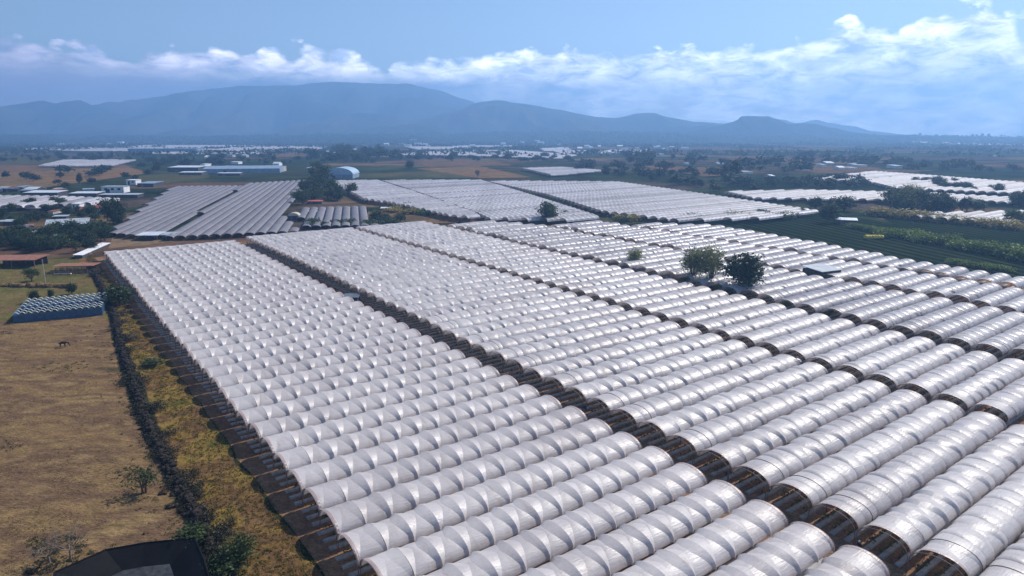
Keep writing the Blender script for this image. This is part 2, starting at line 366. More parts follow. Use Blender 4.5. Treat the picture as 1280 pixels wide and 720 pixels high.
# ------------------------------------------------------------------ tunnels
BAY = 4.0; WID = 7.04; FOOT = 2.1; RISE = 2.15
cache = {}
def film_mesh(nb, var, loose, mat, nu=12, lite=False):
    """film over arched hoops; two crossed ropes per bay press it down, which leaves the facets"""
    key = (nb, var, loose, mat.name, lite)
    if key in cache: return cache[key]
    rg = random.Random(var*131+nb*7+(99 if loose else 0))
    vs = []; fs = []; cols = 0; sharp = set()
    for k in range(nb):
        D = rg.uniform(.24, .42) if not loose else rg.choice((rg.uniform(.05, .2), rg.uniform(.2, .5)))
        if mat.name == 'white_film_mid': D = rg.uniform(.16, .40)
        if k in (0, nb-1): D *= .5
        qq = (0, 1, 2, 3, 4, 5) if not lite else (0, 2, 4)
        w1, w2 = rg.uniform(.75, 1.05), rg.uniform(.75, 1.05)
        if loose and rg.random() < .45: w1 = rg.uniform(.2, .6)
        md = rg.uniform(.72, .95); ec = rg.uniform(-.05, .05); Wk = rg.uniform(-.05, .05)
        crease = (loose or mat.name == 'white_film_mid') and rg.random() < (.85 if loose else .6)
        cc0 = rg.uniform(.38, .62); ck = rg.uniform(-.2, .5); cd = rg.uniform(.12, .26)*(1.3 if loose and rg.random() < .3 else 1); c2 = rg.uniform(0, .35)
        for q in qq + ((6,) if k == nb-1 else ()):
            if q in (0, 2, 4, 6) and not (crease and q == 4): sharp.add(cols)
            for i in range(nu+1):
                u = i/nu; m_ = min(u, 1-u)
                r1 = min(.46, max(.07, m_*w1+ec)); r2 = 1-min(.46, max(.07, m_*w2-ec))
                t = (0, r1*.55, r1, (r1+r2)/2, r2, 1-(1-r2)*.55, 1)[q]
                f = (0, .50, 1, md if m_ > .12 else .9, 1, .50, 0)[q]
                if crease:
                    rc = min(.72, max(.28, cc0+ck*(u-.5)))
                    t = (0, rc-.13, rc, rc+.07, .5*(rc+.07)+.5, .5*(rc+.07)+.55, 1)[q]
                    f = (.25, .06, 1, .12, -.12, -.12, .25)[q]
                    if q == 0 or q == 6: f = .25+c2
                    D = cd*(1.0 if u > .45 else .6)
                env = math.sin(2*math.pi*m_)**.6 if .04 < m_ < .46 else (.35 if m_ >= .46 else 0)
                d = D*f*((.40+.60*env) if not crease else .55+.45*math.sin(math.pi*u))
                th = math.pi*u; W = WID/2-(.09 if u < .5 else .12)
                end = 1 if i in (0, nu) else 0
                y = -math.cos(th)*(W-d*.62-end*f*.10)
                z = FOOT+RISE*math.sin(th)**.85-(d*.9 if not end else -.14*f)+Wk*.2*f
                vs.append(((k+t)*BAY, y, z))
            cols += 1
    for c in range(cols-1):
        for i in range(nu):
            a = c*(nu+1)+i; fs.append((a, a+nu+1, a+nu+2, a+1))
    me = mesh('film_roof', vs, fs, mat, True)
    at = me.attributes.new('sharp_edge', 'BOOLEAN', 'EDGE')
    at.data.foreach_set('value', [e.vertices[0]//(nu+1) == e.vertices[1]//(nu+1) and (e.vertices[0]//(nu+1)) in sharp for e in me.edges])
    cache[key] = me; return me
def hoop_mesh(low=False):
    key = ('hoop', low)
    if key in cache: return cache[key]
    b = MB(); W = WID/2-.1
    pts = [(0, -W, -.3), (0, -W, FOOT)]+[(0, -math.cos(math.pi*i/12)*W, FOOT+(RISE-.05)*math.sin(math.pi*i/12)**.85) for i in range(1, 12)]+[(0, W, FOOT), (0, W, -.3)]
    b.tube(pts, .055 if not low else .08, 4 if low else 6)
    cache[key] = mesh('hoop', b.v, b.f, M['hoop'], True); return cache[key]
def end_band(nmats):
    key = 'band'
    if key in cache: return cache[key]
    vs = []; fs = []; nu = 14
    for c, x in enumerate((-.22, -.1, .03, .3)):
        for i in range(nu+1):
            th = math.pi*i/nu; g = (.03, .05, .05, .02)[c]
            vs.append((x, -math.cos(th)*(WID/2-.04+g-.08), FOOT-.12+(RISE+g+.1)*math.sin(th)**.85))
    for c in range(3):
        for i in range(nu):
            a = c*(nu+1)+i; fs.append((a, a+nu+1, a+nu+2, a+1))
    cache[key] = mesh('end_flap', vs, fs, M['band'], True); return cache[key]
M['band'] = filmmat('aged_film_edge', (.58, .46, .43), .4, .15, .3)
ntun = 0; extra = []           # extra: far rows that go into the one 'stuff' mesh
def tunnel(p0, p1, label, group, loose=False, mat='film', lite=False, wsc=1.0):
    """one tunnel whose axis runs from p0 to p1"""
    global ntun
    d = Vector(p1)-Vector(p0); L = math.hypot(d.x, d.y); nb = max(1, round(L/BAY))
    r = empty('growing_tunnel', (p0[0], p0[1], T(p0[0], p0[1])), math.atan2(d.y, d.x))
    r.rotation_euler[1] = -math.atan2(T(p1[0], p1[1])-T(p0[0], p0[1]), L)
    r.scale = (L/(nb*BAY), wsc, wsc**1.6)
    if loose:
        r.scale.z *= random.uniform(.88, 1.06); r.rotation_euler[2] += random.uniform(-.004, .004); r.location.z += random.uniform(-.1, .1)
    tag(r, label, 'polytunnel', group)
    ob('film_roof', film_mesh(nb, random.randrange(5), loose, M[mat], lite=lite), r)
    if not lite:
        ob('hoop', hoop_mesh(), r, (-.1 if 'leftmost' in label else -1.2, 0, 0)); ob('hoop', hoop_mesh(), r, (nb*BAY+.3, 0, 0))
        ob('hoop', hoop_mesh(), r, (BAY, 0, 0))
        ob('end_flap', end_band(0), r)
        f2 = ob('end_flap', end_band(0), r, (nb*BAY, 0, 0)); f2.rotation_euler = (0, 0, math.pi)
    else:
        ob('hoop', hoop_mesh(True), r)
    ntun += 1
    return r
ORD = ['', 'first', 'second', 'third', 'fourth', 'fifth', 'sixth', 'seventh', 'eighth', 'ninth', 'tenth', 'eleventh', 'twelfth', 'thirteenth', 'fourteenth', 'fifteenth', 'sixteenth', 'seventeenth', 'eighteenth', 'nineteenth']
TENS = {2: 'twent', 3: 'thirt', 4: 'fort', 5: 'fift'}
def ordn(n):
    if n < 20: return ORD[n]
    t, u = divmod(n, 10)
    return TENS[t]+'ieth' if u == 0 else TENS[t]+'y-'+ORD[u]
def edge(pts, a):
    """piecewise-linear b at a"""
    pts = sorted(pts)
    if a <= pts[0][0]: return pts[0][1]
    for (a0, b0), (a1, b1) in zip(pts, pts[1:]):
        if a <= a1: return b0+(b1-b0)*(a-a0)/(a1-a0)
    return pts[-1][1]
beds = MB(); plants = []
def block(desc, group, aref, amin, amax, bl, br, loose=False, jit=.25, pitch=7.04, crops=True, film='film'):
    rows = []
    n = math.floor((amax-aref)/pitch)
    a = aref+n*pitch
    while a > amin:
        b0 = edge(bl, a)+random.uniform(-jit, jit)+(random.choice((0, 0, 0, 2.5)) if jit > .4 else 0); b1 = edge(br, a)+random.uniform(-jit, jit)
        if b1-b0 > 6 and seen([AB(a, b0, 3), AB(a, b1, 3), AB(a-3.4, b0, 0), AB(a, (b0+b1)/2, 4)], 4): rows.append((a, b0, b1))
        a -= pitch
    for k, (a, b0, b1) in enumerate(rows):
        tunnel(AB(a, b0), AB(a, b1), 'white tunnel, %s from the far end in the %s' % (ordn(k+1), desc), group, loose, 'film2' if loose else film)
        for o in (-2.15, 0, 2.15):
            c0, c1 = AB(a+o, b0-.9), AB(a+o, b1+.1)
            w = .42; z = .3
            q = []
            for c in (c0, c1):
                for da, zz in ((-w, .02), (-w*.75, z), (w*.75, z), (w, .02)):
                    q.append((c.x+da*U1[0], c.y+da*U1[1], c.z+zz))
            beds.add(q, [(0, 4, 5, 1), (1, 5, 6, 2), (2, 6, 7, 3), (0, 1, 2, 3), (4, 7, 6, 5)])
            if crops:
                for t in np.arange(.6, min(11, b1-b0), .55):
                    plants.append((a+o+random.uniform(.35, .75), b0+t, random.uniform(.5, .95)))
    return rows
GR = 'white tunnels of the near blocks'
block('leftmost near block', GR+', leftmost', 35.6, 20, 330.5, [(30, 31.2), (110, 32), (330, 34)], [(30, 84.5), (330, 86)])
# apex of a known arch fixes the row phase of each block
def phase(px, py):
    g = G(px, py, FOOT+RISE); return g.x*U1[0]+g.y*U1[1], g.x*U2[0]+g.y*U2[1]
ph2, ph3 = phase(1109, 661), phase(1095.5, 471.3)
block('second block from left', GR+', second', ph2[0], -20, 337, [(20, 92.2), (140, 92), (225, 94), (337, 94)], [(20, 148.6), (337, 146.6)], film='filmm')
block('third block from left', GR+', third', ph3[0], -20, 334, [(20, 153.6), (100, 152.8), (331, 151)], [(40, 191.0), (335, 190.6)], film='filmm')
ph4 = phase(1062, 392.5)
block('fourth block from left', 'looser white tunnels of the right blocks, fourth', ph4[0], -20, 318, [(40, 200.5), (120, 198.2), (320, 195.8)], [(60, 244.5), (212, 240), (290, 237), (318, 222)], True, .5)
ph5 = phase(843, 308.8)
block('fifth block from left', 'looser white tunnels of the right blocks, fifth', ph5[0], -20, 290, [(60, 251), (130, 248.5), (290, 243)], [(60, 281), (120, 282), (285, 278), (290, 250)], True, .6, crops=False)
block('rightmost near block', 'looser white tunnels of the right blocks, sixth', 84, -20, 262, [(60, 287.5), (150, 286), (262, 283)], [(60, 303), (110, 305), (180, 315), (234, 322), (262, 300)], True, .8, crops=False)
tag(beds.build('planting_beds', M['bed']), kind='structure')
# berry plants beside the beds, visible through the open tunnel ends
def leafcloud(centers, size, per, spread, flat=.0, rg=rng, lift=0):
    n = len(centers)*per
    c = np.repeat(np.array(centers), per, 0)+rg.normal(0, 1, (n, 3))*np.array(spread)
    d1 = rg.normal(0, 1, (n, 3)); d1 /= np.linalg.norm(d1, axis=1)[:, None]
    d2 = np.cross(d1, rg.normal(0, 1, (n, 3))); d2 /= np.linalg.norm(d2, axis=1)[:, None]
    s = size*rg.uniform(.6, 1.4, (n, 1))
    v = np.stack([c-d1*s, c+d2*s*.6, c+d1*s, c-d2*s*.6], 1).reshape(-1, 3)
    f = np.arange(n*4).reshape(-1, 4)
    return v, f
def cloudmesh(name, v, f, mats):
    me = bpy.data.meshes.new(name); me.vertices.add(len(v)); me.vertices.foreach_set('co', v.astype(np.float32).ravel())
    me.loops.add(len(f)*4); me.loops.foreach_set('vertex_index', f.astype(np.int32).ravel())
    me.polygons.add(len(f)); me.polygons.foreach_set('loop_start', np.arange(len(f), dtype=np.int32)*4)
    me.polygons.foreach_set('loop_total', np.full(len(f), 4, np.int32))
    me.materials.append(mats); me.update(calc_edges=True); return me
pc = [tuple(AB(a, b, h*.5)) for a, b, h in plants]
v, f = leafcloud(pc, .22, 5, (.18, .18, .25))
tag(ob('berry_plants', cloudmesh('berry_plants', v, f, M['crop'])), 'low green berry plants growing beside the beds inside the tunnels', 'crop', kind='stuff')

def polyrows(poly, axis, pitch=7.04, minlen=8):
    """rows of tunnels filling a ground polygon; axis = unit vector; returns (p0,p1) from the nearest row on"""
    ax = Vector((axis[0], axis[1])).normalized(); nr = Vector((-ax.y, ax.x))
    P = [Vector((p[0], p[1])) for p in poly]; out = []
    ss = [p.dot(nr) for p in P]; s = min(ss)+pitch/2
    while s < max(ss):
        xs = []
        for i in range(len(P)):
            p, q = P[i], P[(i+1) % len(P)]; a, b = p.dot(nr)-s, q.dot(nr)-s
            if a*b < 0: c = p+(q-p)*(a/(a-b)); xs.append(c.dot(ax))
        xs.sort()
        for a, b in zip(xs[::2], xs[1::2]):
            if b-a > minlen: out.append((ax*a+nr*s, ax*b+nr*s))
        s += pitch
    return out
def dirto(px):      # ground direction whose vanishing point is at px on the horizon
    v = Vector(((px-640)/math.hypot(F, 360-YH), 1)).normalized(); return v
HT = FOOT+RISE
# mid-distance blocks, still individual tunnels
def midblock(desc, group, poly, axis, mat, cap=99, reverse=False, loose=False, wsc=1.0):
    rows = [r for r in polyrows([G(x, y, HT) for x, y in poly], axis, 7.04*wsc) if seen([(r[0][0], r[0][1], 3), (r[1][0], r[1][1], 3)])]
    mid = lambda r: (r[0]+r[1]).length
    rows.sort(key=mid)
    for k, (p0, p1) in enumerate(rows):
        if k < cap and ntun < 300:
            tunnel(p0, p1, '%s tunnel, %s from the near edge in %s' % (mat[1], ordn(k+1), desc), group, loose, mat[0], lite=True, wsc=wsc)
        else: extra.append((p0, p1))
midblock('the small grey block', 'grey tunnels of the small block', [(372, 256), (455, 254), (474, 277), (378, 278)], dirto(440), ('filmg', 'grey'), wsc=.74)
midblock('the big grey block', 'grey tunnels of the big grey block', [(203, 291), (372, 284), (350, 262), (386, 222), (309, 226)], dirto(450), ('filmg', 'grey'), wsc=.74)
midblock('the left grey block', 'grey tunnels of the left grey block', [(132, 286), (192, 291), (301, 229), (215, 230)], dirto(450), ('filmg', 'grey'), wsc=.74)
midblock('the block behind the brown corner', 'white tunnels beyond the brown corner', [(408, 225), (470, 224), (592, 263), (600, 271), (560, 267), (480, 250), (455, 247)], U2, ('filmc', 'white'), loose=True)
print('individual tunnels', ntun)
# remaining, farther blocks: one stuff mesh of real arches
farpolys = [
 ([(474, 224), (600, 224), (745, 268), (740, 273), (610, 271), (590, 262)], U2),
 ([(605, 225), (770, 226), (1022, 262), (960, 270), (845, 273), (750, 262), (680, 241)], U2),
 ([(650, 209), (700, 208), (752, 212), (690, 218)], U2),
 ([(905, 238), (1000, 236), (1180, 240), (1255, 250), (1100, 248), (940, 246)], U2),
 ([(1012, 222), (1090, 213), (1290, 228), (1290, 241), (1120, 234), (1090, 227)], U2),
 ([(1125, 267), (1165, 264), (1290, 262), (1290, 276), (1240, 276)], U2),
 ([(48, 206), (80, 199), (170, 199), (140, 206)], U2),
 ([(15, 186), (60, 184), (250, 184), (255, 188), (100, 188)], U2),
 ([(155, 183), (185, 181), (330, 181.5), (412, 181.5), (395, 187), (320, 189), (240, 186)], U2),
 ([(400, 189), (450, 185), (455, 191), (420, 193)], U2), ([(60, 178.9), (160, 178.7), (160, 179.8), (60, 180)], U2), ([(690, 188), (800, 187), (810, 190), (700, 191)], U2), ([(560, 181.6), (640, 181.6), (640, 183), (560, 183)], U2), ([(190, 189.5), (330, 189.5), (330, 191.5), (190, 191.5)], U2),
 ([(485, 193), (560, 187), (640, 187), (720, 193), (700, 197), (560, 193)], U2),
 ([(505, 183), (595, 182), (600, 185), (520, 186)], U2),
 ([(675, 185), (710, 184), (712, 187), (680, 188)], U2),
 ([(1120, 238), (1280, 246), (1260, 252), (1180, 246)], U2),
 ([(-30, 243), (70, 244), (150, 247), (120, 252), (30, 256), (-30, 256)], dirto(500)),
]
for pl, ax in farpolys:
    extra += [r for r in polyrows([G(x, y, HT) for x, y in pl], ax, minlen=15)]
vs = []; fs = []
for p0, p1 in extra:
    d = (p1-p0); L = d.length; d = d/L; nr = Vector((-d.y, d.x)); dist = ((p0+p1)/2).length
    step = 3.9 if dist < 900 else max(8, dist*.012)
    nb = max(1, int(L/step)); nu = 6 if dist < 900 else 4
    k0 = len(vs)
    for c in range(2*nb+1):
        dd = .38 if c % 2 else 0
        if dist > 1100: dd = random.uniform(0, .5)
        base = p0+d*(L*c/(2*nb)); z = T(base.x, base.y)
        for i in range(nu+1):
            th = math.pi*i/nu
            s_ = -math.cos(th)*(WID/2-.1); w = base+nr*s_
            sh = (i/nu-.5)*step*.45 if dd and dist < 1100 else 0
            vs.append((w.x+d.x*sh, w.y+d.y*sh, z+FOOT+RISE*math.sin(th)**.85-dd*(1 if 0 < i < nu else 0)))
    for c in range(2*nb):
        for i in range(nu):
            a = k0+c*(nu+1)+i; fs.append((a, a+nu+1, a+nu+2, a+1))
tag(ob('far_tunnels', mesh('far_tunnels', vs, fs, M['filmfar'])), 'rows upon rows of white tunnels in the distant fields', 'polytunnels', kind='stuff')
print('far rows', len(extra), len(vs))

# ------------------------------------------------------------------ trees and shrubs
def tree_parts(seed, h, cr, trunkh, clumps, per, leaf, flat=.8, multi=1, lean=0):
    """trunk+limb mesh data and crown mesh data, base at origin"""
    rg = np.random.default_rng(seed); rd = random.Random(seed)
    b = MB(); cen = []
    cz = (h+trunkh)/2; rz = (h-trunkh)/2
    for i in range(clumps):
        th = rd.uniform(0, 2*math.pi); ph = math.acos(rd.uniform(-.75, 1)); q = rd.uniform(.35, .88)
        cen.append((cr*q*math.sin(ph)*math.cos(th)+lean, cr*q*math.sin(ph)*math.sin(th), cz+rz*q*math.cos(ph)))
    r0 = .035*h+.04
    for k in range(multi):
        ox, oy = (0, 0) if multi == 1 else (rd.uniform(-.06, .06)*h, rd.uniform(-.06, .06)*h)
        tx, ty = ox*2.5+lean*.5, oy*2.5
        b.tube([(ox, oy, -.3), (ox*1.3, oy*1.3, trunkh*.6), (tx, ty, trunkh+rz*.5), (tx*1.2, ty*1.2, cz+rz*.4)], [r0, r0*.75, r0*.5, r0*.15], 6)
    for c in cen[:min(len(cen), 12)]:
        k = rd.uniform(.45, .9); s = Vector((lean*.3, 0, trunkh*k+.1)); e = Vector(c)
        mdl = s.lerp(e, .5)+Vector((0, 0, -.06*h))
        b.tube([s, mdl, e], [r0*.4, r0*.25, .015*h*.4], 5, cap=False)
    sp = cr*.24
    v, f = leafcloud(cen, leaf, per, (sp, sp, sp*flat), rg=rg)
    return b, v, f
protos = {}
def tree_proto(key, *a, leafm='leafd', **k):
    b, v, f = tree_parts(*a, **k)
    protos[key] = (mesh('trunk', b.v, b.f, M['bark'], True), cloudmesh('crown', v, f, M[leafm]))
tree_proto('round', 1, 9.0, 3.6, 1.0, 46, 60, .30)
tree_proto('airy', 2, 9.0, 4.2, 2.4, 46, 60, .26, leafm='leafo', multi=3)
tree_proto('olive', 3, 8.0, 3.2, 1.8, 30, 40, .26, leafm='leafm')
tree_proto('dense', 4, 9.0, 4.6, .9, 40, 50, .42)
tree_proto('dense2', 5, 8.0, 4.0, .6, 34, 50, .40, leafm='leafm')
tree_proto('tall', 6, 13.0, 3.0, 1.2, 34, 40, .42)
tree_proto('shrub', 7, 2.6, 2.0, .1, 16, 50, .2, leafm='leafm')
tree_proto('brightshrub', 8, 4.0, 3.0, .1, 20, 60, .28, leafm='leafb')
tree_proto('reed', 9, 3.0, 2.6, .1, 18, 50, .26, leafm='leafy')
tree_proto('small', 10, 4.2, 2.4, 1.6, 14, 36, .17, flat=.6, leafm='leafm', multi=2)
ntree = 0; far_v = []; NV = {}
def tree(kind, px, py, hpx, label, group=None, name='tree', cat='tree', wid=1.0, single=False, loc=None):
    global ntree
    p = loc if loc is not None else G(px, py)
    if name == 'tree':
        ntree += 1
        if group == 'distant trees of the valley' and ntree > 255:
            me = protos[kind][1]
            if kind not in NV:
                a_ = np.empty(len(me.vertices)*3, np.float32); me.vertices.foreach_get('co', a_); a_ = a_.reshape(-1, 4, 3)
                NV[kind] = a_
            a_ = NV[kind][rng.integers(0, len(NV[kind]), 420)]
            c_ = a_.mean(1, keepdims=True); a_ = c_+(a_-c_)*2.0
            dist = math.sqrt(p.x**2+p.y**2+(H-p.z)**2)
            s = hpx*dist/F/{'dense': 9, 'dense2': 8, 'tall': 13, 'olive': 8}[kind]
            far_v.append((a_*np.array([s*wid, s*wid, s])+np.array(p)).reshape(-1, 3)); return
    d = math.hypot(p.x, p.y, ) ; dist = math.sqrt(p.x**2+p.y**2+(H-p.z)**2)
    tm, cm = protos[kind]; ph = {'round': 9, 'airy': 9, 'olive': 8, 'dense': 9, 'dense2': 8, 'tall': 13, 'shrub': 2.6, 'brightshrub': 4, 'reed': 3, 'small': 4.2, 'scrub': 1.8}[kind]
    s = hpx*dist/F/ph*1.02
    r = empty(name, p, random.uniform(0, 6.28)); r.scale = (s*wid, s*wid, s)
    tag(r, label, cat, group)
    ob('trunk', tm, r); ob('crown', cm, r)
    return r
for k, px, py, h, w, lab in [
    ('airy', 793, 336, 24, .9, 'small airy tree in the gap, leftmost of the row between tunnel blocks'),
    ('airy', 866, 356, 42, .82, 'tall airy green tree touching another tree among the white tunnels'),
    ('airy', 887, 360, 48, .72, 'multi-stemmed airy tree just left of the dark round tree'),
    ('round', 928, 367, 47, 1.2, 'dense dark green round tree standing among the white tunnels'),
    ('dense2', 685, 279, 26, .9, 'dark tree at the far edge between two white tunnel blocks'),
    ('small', 180, 616, 27, 1.1, 'small green tree with forked trunk alone in the dry pasture'),
    ('dense', 1036, 279, 22, 1.0, 'round green tree beside the white roofed dark shed'),
    ('dense', 1019, 262, 14, 1.2, 'dark tree at the tip of the far white block'),
    ('dense', 1055, 264, 16, 1.5, 'wide dark tree behind the green tree near the shed'),
    ('airy', 1137, 258, 22, 1.3, 'tall pale tree rising above the dark grove on the right'),
    ('dense2', 733, 270, 10, .9, 'small tree by the edge of the scalloped white block'),
    ('dense', 142, 279, 26, 1.0, 'large dark tree in front of the grey tunnel block'),
    ('dense2', 470, 280, 17, 1.0, 'dark bushy tree between the small grey block and near tunnels'),
    ('dense2', 483, 279, 12, 1.0, 'low round tree right of a darker bushy tree'),
    ('dense2', 500, 278, 11, 1.2, 'low spreading tree beside the brown dirt corner'),
    ('dense', 512, 211, 10, 1.0, 'lone dark tree in the green field behind the white block'),
    ('tall', 100, 231, 13, .9, 'lone tall tree at the edge of the orange field'),
    ('olive', 597, 222, 9, .8, 'small lone tree in the orange field'),
    ('tall', 918, 225, 26, 1.2, 'tall dark tree cluster, highest in the right middle distance'),
    ('tall', 906, 226, 20, 1.2, 'dark tree just left of the tallest distant clump'),
]: tree(k, px, py, h, lab, wid=w)
# grove in front of the grey blocks and round the red-roofed hut
def scatter(n, poly, kinds, hp, label, group, name='tree', cat='tree', seed=1, wr=(.9, 1.3), mind=0):
    rd = random.Random(seed); xs = [p[0] for p in poly]; ys = [p[1] for p in poly]; k = 0; tries = 0
    def inside(x, y):
        c = False
        for i in range(len(poly)):
            (x0, y0), (x1, y1) = poly[i], poly[i-1]
            if (y0 > y) != (y1 > y) and x < (x1-x0)*(y-y0)/(y1-y0)+x0: c = not c
        return c
    while k < n and tries < n*60:
        tries += 1; x, y = rd.uniform(min(xs), max(xs)), rd.uniform(min(ys), max(ys))
        if inside(x, y):
            tree(rd.choice(kinds), x, y, rd.uniform(*hp), label, group, name, cat, rd.uniform(*wr)); k += 1
D_ = ['dense', 'dense2', 'dense', 'olive']
scatter(46, [(-10, 300), (60, 296), (108, 290), (142, 292), (135, 302), (105, 318), (60, 316), (-10, 316)], D_, (9, 16), 'dark leafy tree in the thick clump left of the white tunnels', 'trees of the dark clump on the left', seed=3)
scatter(16, [(-10, 268), (60, 264), (85, 262), (120, 270), (150, 262), (158, 284), (118, 284), (60, 279), (-10, 284)], D_, (7, 11), 'dark tree among the farm roofs on the left', 'trees among the left farm roofs', seed=4)
scatter(20, [(380, 236), (410, 228), (455, 250), (452, 256), (390, 254), (374, 258), (366, 252)], D_, (10, 17), 'dark tree in the grove around the red roofed hut', 'trees of the grove by the red roofed hut', seed=5)
scatter(5, [(385, 222), (400, 218), (408, 232), (395, 238)], D_, (14, 20), 'dark tree beside the arched blue white hangar', 'trees beside the arched hangar', seed=6)
scatter(10, [(374, 281), (520, 279), (520, 283), (380, 289)], ['dense2', 'shrub', 'shrub'], (6, 11), 'green shrub along the far edge of the near white blocks', 'shrubs behind the near blocks', 'shrub', 'shrub', 7, (1.2, 2))
scatter(22, [(500, 259), (560, 262), (640, 272), (640, 275), (560, 273), (490, 266)], ['reed', 'shrub', 'brightshrub', 'reed'], (5, 8), 'yellow green bush on the bank behind the brown dirt corner', 'bushes on the bank behind the brown corner', 'bush', 'bush', 8, (1.2, 2.2))
scatter(26, [(690, 268), (850, 275), (1015, 268), (1015, 273), (880, 280), (700, 278)], ['shrub', 'dense2', 'shrub', 'reed'], (5, 9), 'low dark bush on the bank between tunnel blocks', 'bushes on the bank between blocks', 'bush', 'bush', 9, (1.2, 2.4))
scatter(24, [(612, 236), (640, 241), (760, 266), (750, 268), (640, 246)], ['shrub', 'dense2'], (4, 6), 'dark bush in the thin hedge between the middle blocks', 'bushes of the thin middle hedge', 'bush', 'bush', 19, (1.2, 2.2))
scatter(26, [(1103, 258), (1120, 254), (1180, 262), (1225, 262), (1215, 268), (1110, 266)], ['dense', 'dense2', 'tall'], (12, 18), 'dark tree in the grove behind the reed bank on the right', 'trees of the right grove', seed=10)
scatter(14, [(1170, 231), (1250, 238), (1250, 243), (1165, 238)], ['dense', 'dense2'], (6, 11), 'dark tree between two distant white blocks on the right', 'trees between the distant right blocks', seed=11)
scatter(8, [(1258, 252), (1290, 256), (1290, 262), (1258, 260)], ['dense', 'tall'], (10, 15), 'dark tree at the right edge behind the white block', 'trees at the right edge', seed=12)
scatter(4, [(1262, 276), (1285, 278), (1285, 284), (1262, 283)], ['dense2'], (12, 16), 'green tree at the right end of the reed bank', 'trees at the end of the reed bank', seed=13)
# hedge shrubs along the bright diagonal and the reed bank
rd = random.Random(5)
for i in range(34):
    t = i/33; x = 1104+190*t+rd.uniform(-2, 2); y = 292+33*t**1.15+rd.uniform(-1.5, 1.5)
    tree('brightshrub', x, y+3, rd.uniform(8, 12)*(.8+.5*t), 'bright green shrub in the diagonal hedge across the dark field', 'shrubs of the bright hedge', 'shrub', 'shrub', rd.uniform(1.1, 1.6))
for i in range(8):
    tree('brightshrub', 1064+i*5.5, 285+i*.9, 6, 'small clipped green shrub in the row before the dark shed', 'shrubs in the short row by the shed', 'shrub', 'shrub', 1.3)
for i in range(46):
    t = i/45; x = 1093+178*t; y = 269+18*t+rd.uniform(-1, 1)
    tree('reed', x, y, rd.uniform(6, 9), 'dry yellow green reed clump on the long bank', 'reed clumps of the long bank', 'reed_clump', 'reeds', rd.uniform(1.4, 2.0))
for i in range(7):
    tree('brightshrub', 1190+i*11+rd.uniform(-3, 3), 330+i*1.6, 6, 'low light green shrub at the edge of the rightmost tunnels', 'shrubs along the rightmost tunnels', 'shrub', 'shrub', 1.6)
# shrubs in the gap beside the big trees
for px, py in [(856, 352), (897, 362), (905, 365), (985, 382), (1034, 393), (915, 365)]:
    tree('brightshrub', px, py, 8, 'yellow green shrub in the gap by the big trees', 'shrubs in the gap by the big trees', 'shrub', 'shrub', 1.0)
# distant trees
FT = 'dark distant tree in the broken tree lines of the valley'
for n, poly, hp, sd in [
    (40, [(0, 195), (120, 195), (240, 196), (240, 202), (0, 204)], (3.5, 5.5), 21),
    (50, [(170, 199), (330, 196), (480, 198), (470, 206), (340, 208), (170, 207)], (4, 7), 22),
    (34, [(380, 192), (480, 190), (500, 200), (400, 204)], (7, 12), 23),
    (46, [(480, 195), (720, 197), (720, 203), (500, 201)], (3.5, 7), 24),
    (40, [(720, 205), (800, 205), (930, 230), (960, 240), (900, 240), (800, 226), (720, 214)], (7, 12), 25),
    (40, [(760, 195), (1010, 205), (1000, 222), (880, 222), (780, 206)], (6, 12), 26),
    (36, [(930, 228), (1060, 226), (1110, 236), (1000, 236), (930, 236)], (6, 10), 27),
    (46, [(1000, 196), (1280, 212), (1280, 220), (1100, 210), (1000, 205)], (5, 9), 28),
    (16, [(1020, 222), (1200, 228), (1200, 231), (1020, 226)], (4, 7), 29),
    (24, [(0, 222), (60, 238), (140, 232), (210, 216), (240, 206), (180, 208)], (5, 9), 30),
]: scatter(n, poly, ['dense', 'dense2', 'tall', 'olive', 'dense'], hp, FT, 'distant trees of the valley', seed=sd, wr=(1.1, 1.9))
V_ = np.concatenate(far_v)
tag(ob('distant_trees', cloudmesh('distant_trees', V_, np.arange(len(V_)).reshape(-1, 4), M['leafd'])), 'dark tree lines and copses on the distant valley floor', 'trees', kind='stuff')
for px, h in [(1153, 4), (1160, 3), (1171, 3), (1197, 3), (1216, 4), (1221, 3.5), (1229, 5), (1235, 5), (1252, 3)]: pass

# far woods: one stuff cloud of crowns on the valley floor and lower slopes
def hillz(x, y):
    """height of the low wooded rise behind the valley"""
    d = y; r = 0
    if d > 3300:
        t = min(1, (d-3300)/1300); t = t*t*(3-2*t)
        r = t*(46+14*math.sin(x*.0011+1)+10*mnoise.noise(Vector((x*.0012, y*.0012, 0)))-9*(x/3000 if x < 0 else 0))
    return r
fw = []
rd = random.Random(11)
for i in range(9000):
    y = 1500+(rd.random()**.8)*3000; x = rd.uniform(-.80, .80)*y
    dn = mnoise.noise(Vector((x*.004, y*.0016, 7)))
    if dn < -.02 and y < 3000 or dn < -.25: continue
    fw.append((x, y, T(x, y)+hillz(x, y)+4, 1+y/2500))
cs = np.array([c[:3] for c in fw]); 
v, f = leafcloud(cs, 4.2, 9, (8, 6, 2.4))
tag(ob('far_woods', cloudmesh('far_woods', v, f, M['leafd'])), 'hazy woodland scattered over the far valley and lower slopes', 'woodland', kind='stuff')

